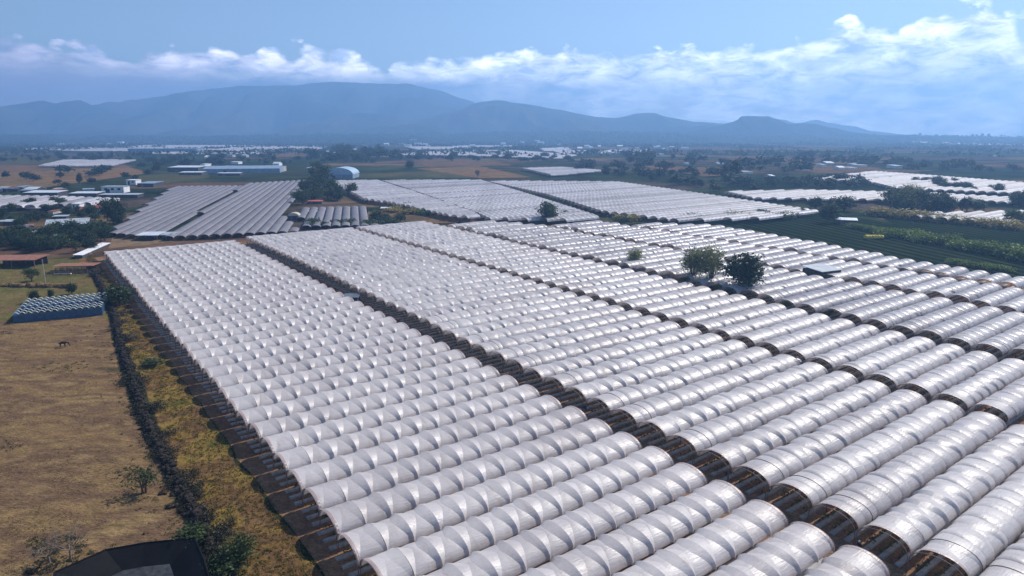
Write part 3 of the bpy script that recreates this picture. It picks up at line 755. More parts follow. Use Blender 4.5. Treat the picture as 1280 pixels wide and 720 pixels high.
# ------------------------------------------------------------------ hills and mountains
hm = groundmat('wooded_hill', [(.015, .026, .014), (.03, .042, .022), (.06, .055, .038)], .0012, .006, .03, .3)
mm = groundmat('mountain_slope', [(.022, .032, .02), (.045, .055, .035), (.10, .09, .06)], .0012, .006, .02, .3)
vs = []; fs = []; nx, ny = 150, 44
for j in range(ny):
    y = 3300+(j/(ny-1))*1900
    for i in range(nx):
        x = (-.95+1.9*i/(nx-1))*y
        vs.append((x, y, T(x, y)+hillz(x, y)+(.5 if 0 < j else -2)))
for j in range(ny-1):
    for i in range(nx-1):
        a = j*nx+i; fs.append((a, a+1, a+nx+1, a+nx))
tag(ob('wooded_rise', mesh('wooded_rise', vs, fs, hm, True)), kind='structure')
def ridge(name, prof, dist, m, depth, rough=1.0, seed=0):
    """a mountain massif whose skyline passes through the listed points, sloping down towards and away from the viewer"""
    prof = sorted(prof); x0, x1 = prof[0][0], prof[-1][0]; n = 190; K = 22
    vs = []; fs = []
    def top(px):
        for (a, ya), (b, yb) in zip(prof, prof[1:]):
            if px <= b: t = (px-a)/(b-a); t = t*t*(3-2*t)*.5+t*.5; return ya+(yb-ya)*t
        return prof[-1][1]
    for j in range(K+8):
        tj = j/K
        for i in range(n+1):
            px = x0+(x1-x0)*i/n
            hh = H+(YH-top(px))*dist/math.hypot(F, 360-YH)
            y = dist-depth*(1-tj); X = (px-640)/math.hypot(F, 360-YH)*dist
            s = min(tj, 2-tj); s = max(0, s)
            prof_s = s**1.5
            rz = ((1-abs(mnoise.fractal(Vector((X*.0016+seed+y*.0003, y*.0007, 1.7)), .9, 2.1, 5))*1.9)*.55-.30)*min(1, (1-s)*3.2)*s*1.25*rough + (mnoise.noise(Vector((X*.006, seed, 0)))*.02*rough if s > .97 else 0)
            zz = 10+(hh-10)*max(0, prof_s+rz) if s < 1 else hh+(mnoise.fractal(Vector((X*.0035, seed, 0)), .8, 2, 5)*.028)*hh*rough
            if tj > 1: zz = min(zz, hh*(1-(tj-1)*1.2))
            vs.append((X, y, zz if s > 0 else -1))
    w = n+1
    for j in range(K+7):
        for i in range(n):
            a = j*w+i; fs.append((a, a+1, a+w+1, a+w))
    return tag(ob(name, mesh(name, vs, fs, m, True)), kind='structure')
mdark = groundmat('mesa_rock', [(.012, .02, .012), (.025, .032, .02), (.04, .04, .028)], .003, .01, .03, .3)
ridge('volcano', [(-300, 150), (-120, 146), (0, 138), (130, 135), (200, 123), (262, 114), (300, 110), (330, 110), (370, 109), (415, 105), (450, 106), (480, 107), (510, 107), (545, 114), (580, 125), (620, 138), (680, 150), (760, 158), (850, 164)], 7300, mm, 2900, seed=1)
ridge('hills', [(430, 165), (520, 150), (570, 139), (600, 129), (620, 127), (645, 130), (700, 138), (745, 147), (770, 148), (800, 142), (815, 142), (835, 147), (870, 153), (905, 155), (960, 157), (1000, 160), (1060, 166)], 5700, mm, 1700, seed=4)
ridge('hills', [(-260, 150), (-100, 141), (-20, 139), (30, 131), (60, 127), (78, 131), (88, 128), (105, 127), (122, 133), (150, 143), (200, 152), (260, 160), (330, 166)], 6200, mm, 1900, seed=6)
ridge('mesa_hill', [(860, 165), (895, 158), (914, 153), (921, 150), (924, 146.5), (928, 146), (958, 146), (968, 149), (985, 155), (1000, 154), (1015, 155), (1040, 160), (1065, 165), (1090, 168)], 4700, mdark, 500, rough=.5, seed=9)
ridge('hills', [(930, 158), (962, 149), (978, 150), (995, 155), (1018, 150), (1035, 154), (1065, 158), (1090, 164), (1130, 168)], 7200, mm, 1200, rough=.5, seed=12)
# trees on the rim and the white fields on the rise
for px, h in [(1150, 5), (1158, 3), (1170, 3.5), (1197, 3.5), (1203, 3), (1216, 4.5), (1221, 4), (1228, 5.5), (1236, 5.5), (1252, 3.5), (1256, 3)]:
    X = (px-640)/math.hypot(F, 360-YH)*4650; y = 4650
    tree('round', 0, 0, h*.6, 'tiny tree silhouetted on the flat wooded rim at the right', 'trees on the right skyline', wid=1.2, loc=Vector((X, y, T(X, y)+hillz(X, y))))
for (px, py, w, dpt) in [(1208, 183, 44, 330), (1240, 181.5, 30, 200), (1268, 185, 16, 120)]:
    for y in np.arange(3320, 4600, 20):
        X = (px-640)/math.hypot(F, 360-YH)*y; q = proj((X, y, T(X, y)+hillz(X, y)))
        if q and q[1] <= py: break
    wm = w*y/F/2; vs = []; n = 10
    for j in range(n+1):
        for i in range(n+1):
            xx = X+(i/n*2-1)*wm+(j/n-.5)*30; yy = y-dpt+2*dpt*j/n
            vs.append((xx, yy, T(xx, yy)+hillz(xx, yy)+2.5+(1.2 if i % 2 else 0)))
    fs = [(j*(n+1)+i, j*(n+1)+i+1, (j+1)*(n+1)+i+1, (j+1)*(n+1)+i) for j in range(n) for i in range(n)]
    tag(ob('hillside_tunnels', mesh('hillside_tunnels', vs, fs, M['filmfar'])), {1208: 'wide white tunnel field high on the wooded slope, leftmost of three', 1240: 'thin white tunnel field, middle one on the wooded slope', 1268: 'small white tunnel field at the right edge of the slope'}[px], 'tunnel field', kind='stuff')

# ------------------------------------------------------------------ buildings
def building(name, label, cat, x0, x1, yb, hpx, depth, roof='flat', wm='wall', rm='wroof', over=.4, tilt=.6, skew=0.0, door=True, win=0, group=None, open_=False):
    a, b = G(x0, yb), G(x1, yb+skew); d = b-a; L = math.hypot(d.x, d.y); dist = ((a+b)/2).length
    h = hpx*dist/F; rz = math.atan2(d.y, d.x)
    r = empty(name, a, rz); tag(r, label, cat, group)
    r.location.z = min(a.z, b.z)
    t = .2; rh = h*tilt if roof in ('gable', 'arch') else h*.18
    if open_:
        for i, (x, y) in enumerate([(0.2, .2), (L-.2, .2), (L-.2, depth-.2), (.2, depth-.2), (L/2, .2), (L/2, depth-.2)]):
            w = MB(); w.box((x, y, h/2-.2), (.25, .25, h+.3)); w.build('post', M['wood'], r)
        w = MB(); w.box((L/2, depth-.1, h/2), (L-.6, .15, h-.02)); w.build('back_wall', M[wm], r)
    else:
        w = MB(); w.box((L/2, depth/2, h/2-.3), (L, depth, h+.6))
        if roof == 'gable':
            w.add([(0, 0, h), (0, depth, h), (0, depth/2, h+rh-.06), (L, 0, h), (L, depth, h), (L, depth/2, h+rh-.06)], [(0, 2, 1), (3, 4, 5)])
        w.build('wall', M[wm], r)
    k = MB(); o = over
    if roof == 'flat': k.box((L/2, depth/2, h+.12), (L+2*o, depth+2*o, .2))
    elif roof == 'mono':
        z0, z1 = h+.02, h+rh
        for dz in (0,):
            k.add([(-o, -o, z0), (L+o, -o, z0), (L+o, depth+o, z1), (-o, depth+o, z1), (-o, -o, z0+.15), (L+o, -o, z0+.15), (L+o, depth+o, z1+.15), (-o, depth+o, z1+.15)],
              [(3, 2, 1, 0), (4, 5, 6, 7), (0, 1, 5, 4), (1, 2, 6, 5), (2, 3, 7, 6), (3, 0, 4, 7)])
    elif roof == 'gable':
        for s in (0, 1):
            y0 = -o if s == 0 else depth+o; z0 = h-.02
            vs = [(-o, y0, z0), (L+o, y0, z0), (L+o, depth/2, h+rh), (-o, depth/2, h+rh)]
            vs += [(x, y, z+.14) for x, y, z in vs]
            k.add(vs, [(3, 2, 1, 0), (4, 5, 6, 7), (0, 1, 5, 4), (1, 2, 6, 5), (2, 3, 7, 6), (3, 0, 4, 7)])
    elif roof == 'arch':
        n = 12; vs = []
        for i in range(n+1):
            th = math.pi*i/n
            for y in (-o, depth+o): vs.append((L/2-math.cos(th)*(L/2+o), y, h+rh*math.sin(th)))
        fs = [(2*i, 2*i+2, 2*i+3, 2*i+1) for i in range(n)]+[tuple(2*i for i in range(n+1))[::-1], tuple(2*i+1 for i in range(n+1))]
        k.add(vs, fs)
    k.build('roof', M[rm], r)
    if not open_ and L > 3:
        if door:
            q = MB(); q.box((L*.28, -.04, min(h*.42, 1.6)), (min(3.5, L*.18), .1, min(h*.8, 3.2))); q.build('door', M['dwall' if wm != 'dwall' else 'wood'], r)
        for i in range(win):
            q = MB(); x = L*(i+.7)/(win+.4)
            q.box((x, -.05, h*.6), (L/(win+1)*.5, .1, h*.3)); q.build('window', M['glass'], r)
    return r
B = building
B('warehouse', 'long pale gable roofed warehouse behind the dark tree clump', 'warehouse', 58, 112, 292, 8, 26, 'gable', 'dwall', 'groof', tilt=.45, skew=-3)
B('shed', 'white roofed open shed at the far left corner of the near tunnels', 'shed', 171, 197, 301, 6, 9, 'mono', 'dwall', 'wroof', open_=True)
B('shed', 'low blue white roof shed joined to the corner shed', 'shed', 199, 215, 299.5, 5, 8, 'mono', 'dwall', 'groof', open_=True)
B('stable', 'rusty red roofed stable at the left edge beneath the dark trees', 'stable', -15, 44, 335, 8, 9, 'mono', 'dwall', 'brroof', open_=True)
B('shed', 'flat white roofed shed at the left edge among trees', 'shed', -10, 22, 264, 3, 10, 'mono', 'dwall', 'wroof')
B('shed', 'long white roofed shed, nearer of two by the grey block', 'shed', 33, 62, 264, 3, 10, 'mono', 'dwall', 'wroof')
B('shed', 'white roofed shed, farther of two by the grey block', 'shed', 44, 66, 258, 2.5, 9, 'mono', 'dwall', 'wroof')
B('farm_house', 'white house between the trees beside red roofs', 'house', 90, 100, 262, 6, 8, 'flat', 'white', 'white', win=2)
B('farm_house', 'small red roofed house beside the white house', 'house', 96, 105, 266, 3.5, 8, 'gable', 'wall', 'rroof')
B('farm_house', 'long bright red roofed house in the left tree clump', 'house', 112, 128, 265, 4, 9, 'gable', 'dwall', 'rroof')
B('shed', 'white roof shed peeking from the dark trees at left', 'shed', 55, 70, 299, 3, 6, 'mono', 'dwall', 'wroof')
B('shed', 'pale roof at the left edge half hidden by trees', 'shed', -5, 20, 282, 4, 7, 'mono', 'dwall', 'groof')
B('packing_shed', 'long dark shed with bright white roof edge before the orange field', 'shed', 30, 72, 247, 5, 14, 'mono', 'dwall', 'wroof')
B('packing_shed', 'long dark shed with thin white roof, right of another', 'shed', 87, 121, 246.5, 4, 12, 'mono', 'dwall', 'wroof')
B('farm_building', 'white two storey building with dark windows by the grey block', 'building', 127, 155, 241, 6.5, 10, 'flat', 'white', 'groof', win=3)
B('farm_building', 'small white building behind the white two storey one', 'building', 158, 170, 231, 5, 10, 'flat', 'white', 'white', win=2)
B('shed', 'blue grey roofed shed right of the white buildings', 'shed', 172, 192, 234, 4, 20, 'mono', 'dwall', 'broof')
B('shed', 'low dark roof shed between the white building and grey tunnels', 'shed', 124, 172, 247, 3, 10, 'mono', 'dwall', 'groof')
B('factory', 'white flat roofed factory hall with dark front', 'factory', 210, 248, 215, 5, 30, 'mono', 'dwall', 'wroof')
B('factory', 'low factory hall with pale roof in front of the white one', 'factory', 224, 252, 219, 3, 14, 'mono', 'dwall', 'wroof')
B('factory', 'long blue roofed factory with white stripe', 'factory', 254, 350, 217, 5, 50, 'gable', 'broof', 'broof', tilt=.5, skew=-1)
B('warehouse', 'small white fronted warehouse at the right of the blue factory', 'warehouse', 330, 350, 215, 6, 26, 'flat', 'wall', 'broof')
B('shed', 'thin white roofed shed before the blue factory', 'shed', 272, 300, 219.5, 2.6, 8, 'mono', 'dwall', 'wroof')
B('hangar', 'blue white arched hangar beside the middle white block', 'hangar', 408, 441, 223.5, 5, 34, 'arch', 'broof', 'lbroof', tilt=1.6)
B('hut', 'red roofed hut in the middle grove', 'hut', 384, 402, 255, 3, 6, 'mono', 'dwall', 'rroof')
B('hut', 'small domed tan hut at the corner of the grey blocks', 'hut', 361, 373, 275, 5, 5, 'arch', 'dwall', 'hay', tilt=.7)
B('pump_house', 'thin white roofed shelter lying across the small grey block', 'shelter', 379, 404, 267, 2.5, 2, 'mono', 'dwall', 'wroof')
B('shed', 'low white roofed shed beside the bank behind the block', 'shed', 476, 491, 263, 2.5, 6, 'mono', 'dwall', 'wroof')
B('pump_house', 'slate blue flat roofed hut in the gap left of the second block', 'hut', 429, 447, 381, 9, 5.2, 'flat', 'dwall', 'dwall2')
B('shed', 'white canopy roof at the back between tunnel blocks', 'canopy', 730, 752, 295, 6, 8, 'mono', 'dwall', 'white', open_=True)
B('shed', 'white canopy roof between the fifth and sixth tunnel blocks', 'canopy', 906, 924, 304.5, 6, 7, 'mono', 'dwall', 'white', open_=True)
B('hut', 'grey roofed hut amid the right tunnels', 'hut', 1026, 1050, 355, 14, 9, 'mono', 'dwall', 'groof', skew=-3)
B('shed', 'dark shed with thin white roof beside a round green tree', 'shed', 1045, 1071, 281, 6, 8, 'mono', 'dwall', 'wroof', skew=1.5)
B('far_warehouse', 'very long blue grey warehouse before the distant white fields', 'warehouse', 160, 246, 190.5, 4, 40, 'flat', 'broof', 'broof')
rd = random.Random(77)
for i in range(26):
    x = rd.uniform(-5, 128); y = rd.choice([rd.uniform(237, 243), rd.uniform(256, 262), rd.uniform(264, 274), rd.uniform(283, 296)])
    wd_ = rd.uniform(6, 18)
    B('shed', 'small farm shed scattered in the yards on the left', 'shed', x, x+wd_, y, rd.uniform(2, 3.4), rd.uniform(5, 11), rd.choice(['mono', 'mono', 'gable']), rd.choice(['dwall', 'dwall', 'wall']), rd.choice(['groof', 'wroof', 'broof', 'brroof', 'dwall2']), door=False, group='sheds of the left farm yards', skew=rd.uniform(-.6, .3))
scatter(26, [(-10, 258), (60, 256), (130, 254), (125, 262), (60, 276), (-10, 296)], D_, (5, 10), 'dark tree among the farm roofs on the left', 'trees among the left farm roofs', seed=44)
# long white strip roof near the tree clump
B('feed_trough', 'long narrow slanting white roof at the path end beside the trees', 'shelter', 103, 137, 323, 3.2, 3.0, 'mono', 'dwall', 'white', skew=-17)
# cattle pens
def pens():
    g = empty('cattle_pen', G(58, 345)); tag(g, 'old wooden cattle pen with rails beside the tall pole', 'pen')
    g.rotation_euler[2] = .12
    for k in range(7):
        for j in range(4):
            b = MB(); b.box((k*2.6, j*3.4, .8), (.18, .18, 1.9)); b.build('post', M['wood'], g)
    for j in range(4):
        for z in (.5, 1.0, 1.5):
            b = MB(); b.box((7.8, j*3.4, z), (15.6, .08, .14)); b.build('rail', M['wood'], g)
    b = MB(); b.box((7, 8.5, 2.6), (15, 7, .15)); b.build('roof', M['brroof'], g)
    b = MB(); b.box((5, 1.6, .45), (6, .8, .5)); b.build('trough', M['white'], g)
pens()
pl = empty('utility_pole', G(57, 355)); tag(pl, 'tall thin wooden pole standing beside the cattle pen', 'pole')
b = MB(); b.tube([(0, 0, -.3), (.1, 0, 9)], [.16, .1], 7); b.build('mast', M['wall'], pl)
b = MB(); b.box((.1, 0, 8.4), (1.6, .1, .12)); b.build('crossarm', M['wood'], pl)
# town houses: small boxes far away
rd = random.Random(31)
TL = ['white walled house', 'pale flat roofed house', 'low white shed', 'grey roofed barn']
for n, (xa, xb, ya, yb), g in [(16, (440, 560, 174, 184), 'houses of the far village, middle'), (26, (690, 860, 184, 196), 'houses of the far village, right'), (12, (0, 150, 170, 182), 'houses of the far village, left'), (10, (195, 440, 170, 176), 'houses beyond the white fields'), (7, (800, 1000, 200, 222), 'houses by the brown field'), (8, (1000, 1130, 206, 214), 'houses by the right white field'), (8, (580, 700, 178, 188), 'houses behind the long white field'), (10, (200, 420, 196, 214), 'farm sheds around the blue factory')]:
    for i in range(n):
        x = rd.uniform(xa, xb); y = rd.uniform(ya, yb); w = rd.uniform(3, 9) if y < 200 else rd.uniform(5, 11)
        B('far_house', 'small pale building among '+g, 'building', x, x+w, y, rd.uniform(1.6, 3), rd.uniform(14, 24), rd.choice(['flat', 'mono', 'gable']), rd.choice(['white', 'wall', 'white']), rd.choice(['wroof', 'white', 'groof']), door=False, group=g)

# ------------------------------------------------------------------ left foreground
# dark dry-stone wall with rubble
path = [G(x, y) for x, y in [(112, 332), (122, 350), (143, 395), (150, 430), (163, 470), (176, 510), (192, 548), (208, 578), (230, 618), (252, 660), (268, 700), (282, 740)]]
def along(path, step):
    out = []; 
    for p, q in zip(path, path[1:]):
        d = (q-p).length; k = max(1, int(d/step))
        for i in range(k): out.append((p.lerp(q, i/k), (q-p).normalized()))
    return out
w = MB(); rd = random.Random(3)
for p, d in along(path, .5):
    nrm = Vector((-d.y, d.x, 0))
    for k in range(5):
        s = rd.uniform(.25, .6); q = rd.gauss(0, .5); c = p+nrm*q+Vector((0, 0, rd.uniform(.1, max(.15, 1.25-abs(q)*.9))))
        w.blob(c, (s, s*rd.uniform(.7, 1.2), s*rd.uniform(.6, .9)), 0, 5, 4, .25)
wl = w.build('stone_wall', M['rock']); tag(wl, 'dark rubble stone wall between dry pasture and grassy verge', 'stone wall')
tree_proto('scrub', 14, 1.8, 1.5, .1, 12, 30, .12, leafm='scrub')
for i in range(90):
    t = rd.random()*(len(path)-1.01); k = int(t); p = path[k].lerp(path[k+1], t-k)
    d = (path[k+1]-path[k]).normalized(); nrm = Vector((-d.y, d.x, 0))
    p = p+nrm*rd.gauss(.9, 1.0); p.z = T(p.x, p.y)
    dist = (p-Vector((0, 0, H))).length
    tree('scrub', 0, 0, rd.uniform(.8, 1.9)*F/dist, 'dark scrubby bush growing along the stone wall', 'bushes along the stone wall', 'bush', 'bush', rd.uniform(1, 1.8), loc=p)
for px, py, hp, k, wd, lab in [
    (166, 476, 10, 'scrub', 1.6, 'low dark bush at the foot of the stone wall mid pasture'),
    (240, 683, 22, 'dense2', 1.5, 'round green bush at the corner of the black reservoir'),
    (300, 706, 34, 'olive', 1.3, 'olive coloured bush at the lower end of the stone wall'),
    (283, 716, 22, 'shrub', 1.4, 'low scrub bush beside the reservoir corner'),
    (150, 382, 22, 'dense2', 1.3, 'green bush at the end of the blue enclosure'),
    (190, 458, 9, 'shrub', 1.6, 'dark low bush on the verge beside the tunnels'),
    (44, 378, 12, 'dense', .8, 'small dark tree behind the left part of the blue enclosure'),
    (64, 374, 10, 'dense', .6, 'small dark tree, middle one behind the blue enclosure'),
    (90, 368, 12, 'dense', .8, 'small dark tree, rightmost of three behind the blue enclosure'),
    (40, 352, 14, 'olive', 1.4, 'grey green tree beside the dirt mound'),
]: tree(k, px, py, hp, lab, name='bush' if 'bush' in lab else 'tree', cat='bush' if 'bush' in lab else 'tree', wid=wd)
# bare tree
def bare_tree(p, h, label):
    r = empty('bare_tree', p); tag(r, label, 'tree'); rd = random.Random(8)
    t = MB(); t.tube([(0, 0, -.2), (.1, 0, h*.18), (.05, .1, h*.34)], [.16, .13, .1], 6); t.build('trunk', M['twig'], r)
    b = MB()
    def br(s, d, L, rad, k):
        e = s+d*L; m = s.lerp(e, .5)+Vector((rd.uniform(-.1, .1), rd.uniform(-.1, .1), .05))*L
        b.tube([s, m, e], [rad, rad*.8, rad*.5], 4, cap=False)
        if k:
            for _ in range(3):
                nd = (d+Vector((rd.uniform(-.8, .8), rd.uniform(-.8, .8), rd.uniform(-.25, .5)))).normalized()
                br(m.lerp(e, rd.uniform(.2, 1)), nd, L*rd.uniform(.55, .8), rad*.55, k-1)
    for i in range(6):
        q = i*1.05+rd.uniform(-.3, .3); br(Vector((.05, .05, h*.3)), Vector((math.cos(q), math.sin(q), rd.uniform(.5, 1.1))).normalized(), h*.36, .075, 4)
    b.build('branches', M['twig'], r); return r
bare_tree(G(88, 700), 4.6, 'leafless grey tree by the black reservoir wall in the pasture')
bt = bare_tree(G(62, 704), 3.4, 'smaller leafless shrub left of the bare tree'); bt.rotation_euler[2] = 2
# rocks
for px, py, s in [(202, 618, .5), (207, 618, .35), (215, 620, .45), (212, 635, .6), (220, 634, .5), (226, 641, .55), (230, 644, .4), (234, 645, .55), (238, 655, .45), (39, 716, .7)]:
    b = MB(); b.blob((0, 0, s*.3), (s, s*.8, s*.6), 0, 7, 5, .2)
    tag(b.build('rock', M['rock'], None, G(px, py)), 'dark rock lying in the dry pasture near the stone wall' if px > 100 else 'dark rock alone near the bare tree', 'rock', 'dark rocks in the pasture' if px > 100 else None)
# reservoir
def reservoir():
    o = [G(70, 735), G(134, 706), G(182, 697), G(246, 690), G(258, 718), G(275, 775), G(60, 800)]
    g = empty('reservoir', o[0]); tag(g, 'black plastic lined reservoir with raised rim at the bottom left', 'reservoir')
    c = sum(o, Vector())/len(o); hgt = 2.2
    rings = []
    for sc_, z in ((1.0, -.1), (.985, hgt), (.965, hgt), (.5, .2)):
        rings.append([c+(p-c)*sc_+Vector((0, 0, 0)) for p in o]); 
        for q, p in zip(rings[-1], o): q.z = p.z+z
    b = MB(); n = len(o)
    vs = [p-o[0] for r_ in rings for p in r_]
    b.add(vs, [(k*n+i, k*n+(i+1) % n, (k+1)*n+(i+1) % n, (k+1)*n+i) for k in range(3) for i in range(n)])
    b.build('liner_wall', M['black'], g)
    fl = [q-o[0] for q in rings[-1]]; N_ = 26; xs = [q.x for q in fl]; ys = [q.y for q in fl]
    b = MB(); b.add([(q.x, q.y, q.z+.25) for q in fl], [tuple(range(n))[::-1]])
    b.build('liner_floor', M['greyl'], g)
    b = MB()
    rr_ = [p-o[0]+Vector((0, 0, .06)) for p in rings[1]]
    b.tube(rr_+[rr_[0]], .12, 6); b.build('rim', M['black'], g)
reservoir()
# blue enclosure with rows of white scalloped hoops
def blue():
    a, b_ = G(17, 404), G(128, 394); d = b_-a; L = math.hypot(d.x, d.y)
    g = empty('nursery_enclosure', a, math.atan2(d.y, d.x)); tag(g, 'blue walled nursery enclosure with rows of white scalloped hoops', 'enclosure')
    n = 14; p = L/n
    b = MB(); b.box((L/2, 0, 1.1), (L, .12, 2.4)); b.build('front_wall', M['blue'], g)
    for x in (0, L):
        b = MB(); b.box((x, 9, 1.0), (.12, 17.7, 2.2)); b.build('side_wall', M['blue'], g)
    for j, (y, z) in enumerate([(0, 2.5), (2.4, 2.5), (5.0, 2.5), (9.2, 2.5), (12.2, 2.5), (15.2, 2.7), (18, 2.7)]):
        b = MB(); pts = []
        for i in range(n*8+1):
            t = i/8; pts.append((t*p, y, z+.55*abs(math.sin(math.pi*t))))
        if j < 3: b.tube(pts, .13, 5)
        else:
            b.tube(pts, .15, 5)
        b.build('scalloped_rail', M['hoopw'], g)
    for i in range(n):
        b = MB(); vs = []; fs = []
        for k in range(7):
            th = math.pi*k/6
            for y in (8.6, 18.4): vs.append((i*p+p/2-math.cos(th)*p*.42, y, 1.2+1.25*math.sin(th)))
        fs = [(2*k, 2*k+2, 2*k+3, 2*k+1) for k in range(6)]
        b.add(vs, fs); b.build('hooped_cover', M['navycover'], g)
    b = MB(); b.box((L/2, 9, .25), (L-.3, 17.4, .5)); b.build('bench', M['navycover'], g)
    v, f = leafcloud([(random.uniform(.5, L-.5), random.uniform(.5, 8), .9) for _ in range(260)], .22, 8, (.3, .3, .25))
    ob('seedlings', cloudmesh('seedlings', v, f, M['crop']), g)
blue()
# dirt mound
b = MB()
for i in range(14): b.blob((i*1.9+random.uniform(-.4, .4), random.uniform(-.8, .8), .2), (2.0, 1.5, random.uniform(.7, 1.3)), 0, 8, 5, .2)
tag(b.build('dirt_mound', past, None, G(2, 358)), 'low tan dirt mound at the left edge before the trees', 'dirt mound')
# grass tufts
def tufts(n, polyAB, mat, size, per, name, label, fn):
    c = [fn() for _ in range(n)]
    v, f = leafcloud(c, size, per, (size*1.6, size*1.6, size*.5))
    return tag(ob(name, cloudmesh(name, v, f, mat)), label, 'grass', kind='stuff')
def vp():
    a = 60+285*random.random()**1.3; b = random.uniform(edge([(60, 18), (110, 20), (240, 25.5), (345, 28)], a), edge([(60, 28), (345, 31)], a)); return tuple(AB(a, b, .12))
gy = leafmat('golden_grass', (.18, .125, .04), .4, .5); gg = leafmat('green_grass', (.09, .10, .028), .4, .5)
tufts(3000, None, gy, .13, 8, 'golden_grass', 'golden dry grass tufts on the verge beside the tunnels', vp)
tufts(2000, None, gg, .13, 8, 'green_grass', 'green grass tufts on the verge beside the tunnels', lambda: vp())
def pp():
    while True:
        g = G(random.uniform(0, 250), random.uniform(405, 719))
        q = proj(g)
        if q[0] < edge([(400, 125), (470, 155), (545, 185), (612, 222), (690, 255)], q[1]) and mnoise.noise(Vector((g.x*.08, g.y*.13, 0))) > .05:
            return (g.x, g.y, g.z+.06)
gp = leafmat('pale_dry_grass', (.25, .18, .09), .3, .4)
tufts(1500, None, gp, .09, 6, 'pasture_grass', 'short pale dry grass of the pasture', pp)

gw = leafmat('grey_green_weed', (.10, .095, .045), .4, .3)
def pw():
    while True:
        g = G(random.uniform(0, 250), random.uniform(405, 719)); q = proj(g); e = edge([(400, 125), (470, 155), (545, 185), (612, 222), (690, 255)], q[1])
        if q[0] < e and (random.random() < math.exp(-(e-q[0])/14) or mnoise.noise(Vector((g.x*.06+9, g.y*.1, 2))) > .38): return (g.x, g.y, g.z+.1)
tufts(420, None, gw, .14, 14, 'pasture_weeds', 'grey green weeds in patches across the dry pasture', pw)

# ------------------------------------------------------------------ horse, person, barrels and small things
def skin(name, verts, edges, radii, mat, parent, sub=2):
    me = bpy.data.meshes.new(name); me.from_pydata(verts, edges, []); me.materials.append(mat)
    o = ob(name, me, parent)
    md = o.modifiers.new('Skin', 'SKIN'); md.use_smooth_shade = True
    sl = me.skin_vertices[0].data if me.skin_vertices else None
    if sl is None:
        me_bm = bmesh.new(); me_bm.from_mesh(me); me_bm.verts.layers.skin.verify(); me_bm.to_mesh(me); me_bm.free(); sl = me.skin_vertices[0].data
    for i, r_ in enumerate(radii): sl[i].radius = (r_, r_) if not isinstance(r_, tuple) else r_
    sl[0].use_root = True
    s2 = o.modifiers.new('Sub', 'SUBSURF'); s2.levels = sub; s2.render_levels = sub
    return o
hg = empty('horse', G(79, 434), .15); tag(hg, 'dark brown horse grazing in the dry pasture', 'horse')
hv = [(0, 0, 1.25), (.55, 0, 1.22), (-.6, 0, 1.28), (.95, 0, 1.32), (1.35, 0, 1.05), (1.6, 0, .62), (1.78, 0, .28),
      (.5, .18, .95), (.52, .18, .5), (.5, .18, .04), (.5, -.18, .95), (.44, -.18, .5), (.4, -.18, .04),
      (-.62, .2, .95), (-.5, .2, .72), (-.72, .2, .48), (-.66, .2, .04), (-.62, -.2, .95), (-.46, -.2, .72), (-.66, -.2, .48), (-.6, -.2, .04),
      (-.88, 0, 1.2), (-1.0, 0, .7)]
he = [(0, 1), (0, 2), (1, 3), (3, 4), (4, 5), (5, 6), (1, 7), (7, 8), (8, 9), (1, 10), (10, 11), (11, 12), (2, 13), (13, 14), (14, 15), (15, 16), (2, 17), (17, 18), (18, 19), (19, 20), (2, 21), (21, 22)]
hr = [.33, .30, .31, .2, .15, .14, .08, .13, .06, .055, .13, .06, .055, .16, .11, .065, .055, .16, .11, .065, .055, .07, .05]
skin('body', hv, he, hr, M['horse'], hg, 1)
b = MB(); b.blob((1.32, 0, 1.18), (.32, .05, .16), 0, 7, 5, .1); b.build('mane', M['black'], hg)
pg = empty('person', G(1073, 690), 2.2); tag(pg, 'person in dark blue clothes and a pale cap standing in the track', 'person')
pv = [(0, 0, .95), (0, 0, 1.2), (0, 0, 1.42), (0, 0, 1.53), (0, 0, 1.66), (.09, 0, .88), (.1, .03, .48), (.11, -.02, .08), (.12, .12, .04), (-.09, 0, .88), (-.12, -.08, .48), (-.13, -.12, .08), (-.13, .02, .04),
      (.2, 0, 1.4), (.25, .03, 1.12), (.24, .14, .88), (-.2, 0, 1.4), (-.26, .02, 1.12), (-.25, .12, .9)]
pe = [(0, 1), (1, 2), (2, 3), (3, 4), (0, 5), (5, 6), (6, 7), (7, 8), (0, 9), (9, 10), (10, 11), (11, 12), (2, 13), (13, 14), (14, 15), (2, 16), (16, 17), (17, 18)]
pr = [.15, .14, .15, .06, .1, .1, .07, .05, .045, .1, .07, .05, .045, .07, .05, .035, .07, .05, .035]
skin('body', pv, pe, pr, M['skin'], pg, 1)
b = MB(); b.tube([(0, 0, .86), (0, 0, 1.1), (0, 0, 1.44)], [.19, .18, .19], 10); b.tube([(.19, 0, 1.42), (.26, .03, 1.12), (.25, .1, .98)], [.09, .07, .06], 7); b.tube([(-.19, 0, 1.42), (-.27, .02, 1.12), (-.26, .09, .98)], [.09, .07, .06], 7)
b.build('shirt', M['navy'], pg, smooth=True)
b = MB()
for s, yy in ((1, 0), (-1, -.1)): b.tube([(.09*s, 0, .95), (.11*s, yy*.6, .48), (.12*s, yy, .1)], [.125, .09, .075], 8)
b.build('trousers', M['navy'], pg, smooth=True)
b = MB(); b.blob((0, .02, 1.74), (.14, .15, .09), 0, 9, 5, 0); b.box((0, .16, 1.71), (.16, .14, .02)); b.build('cap', M['white'], pg)
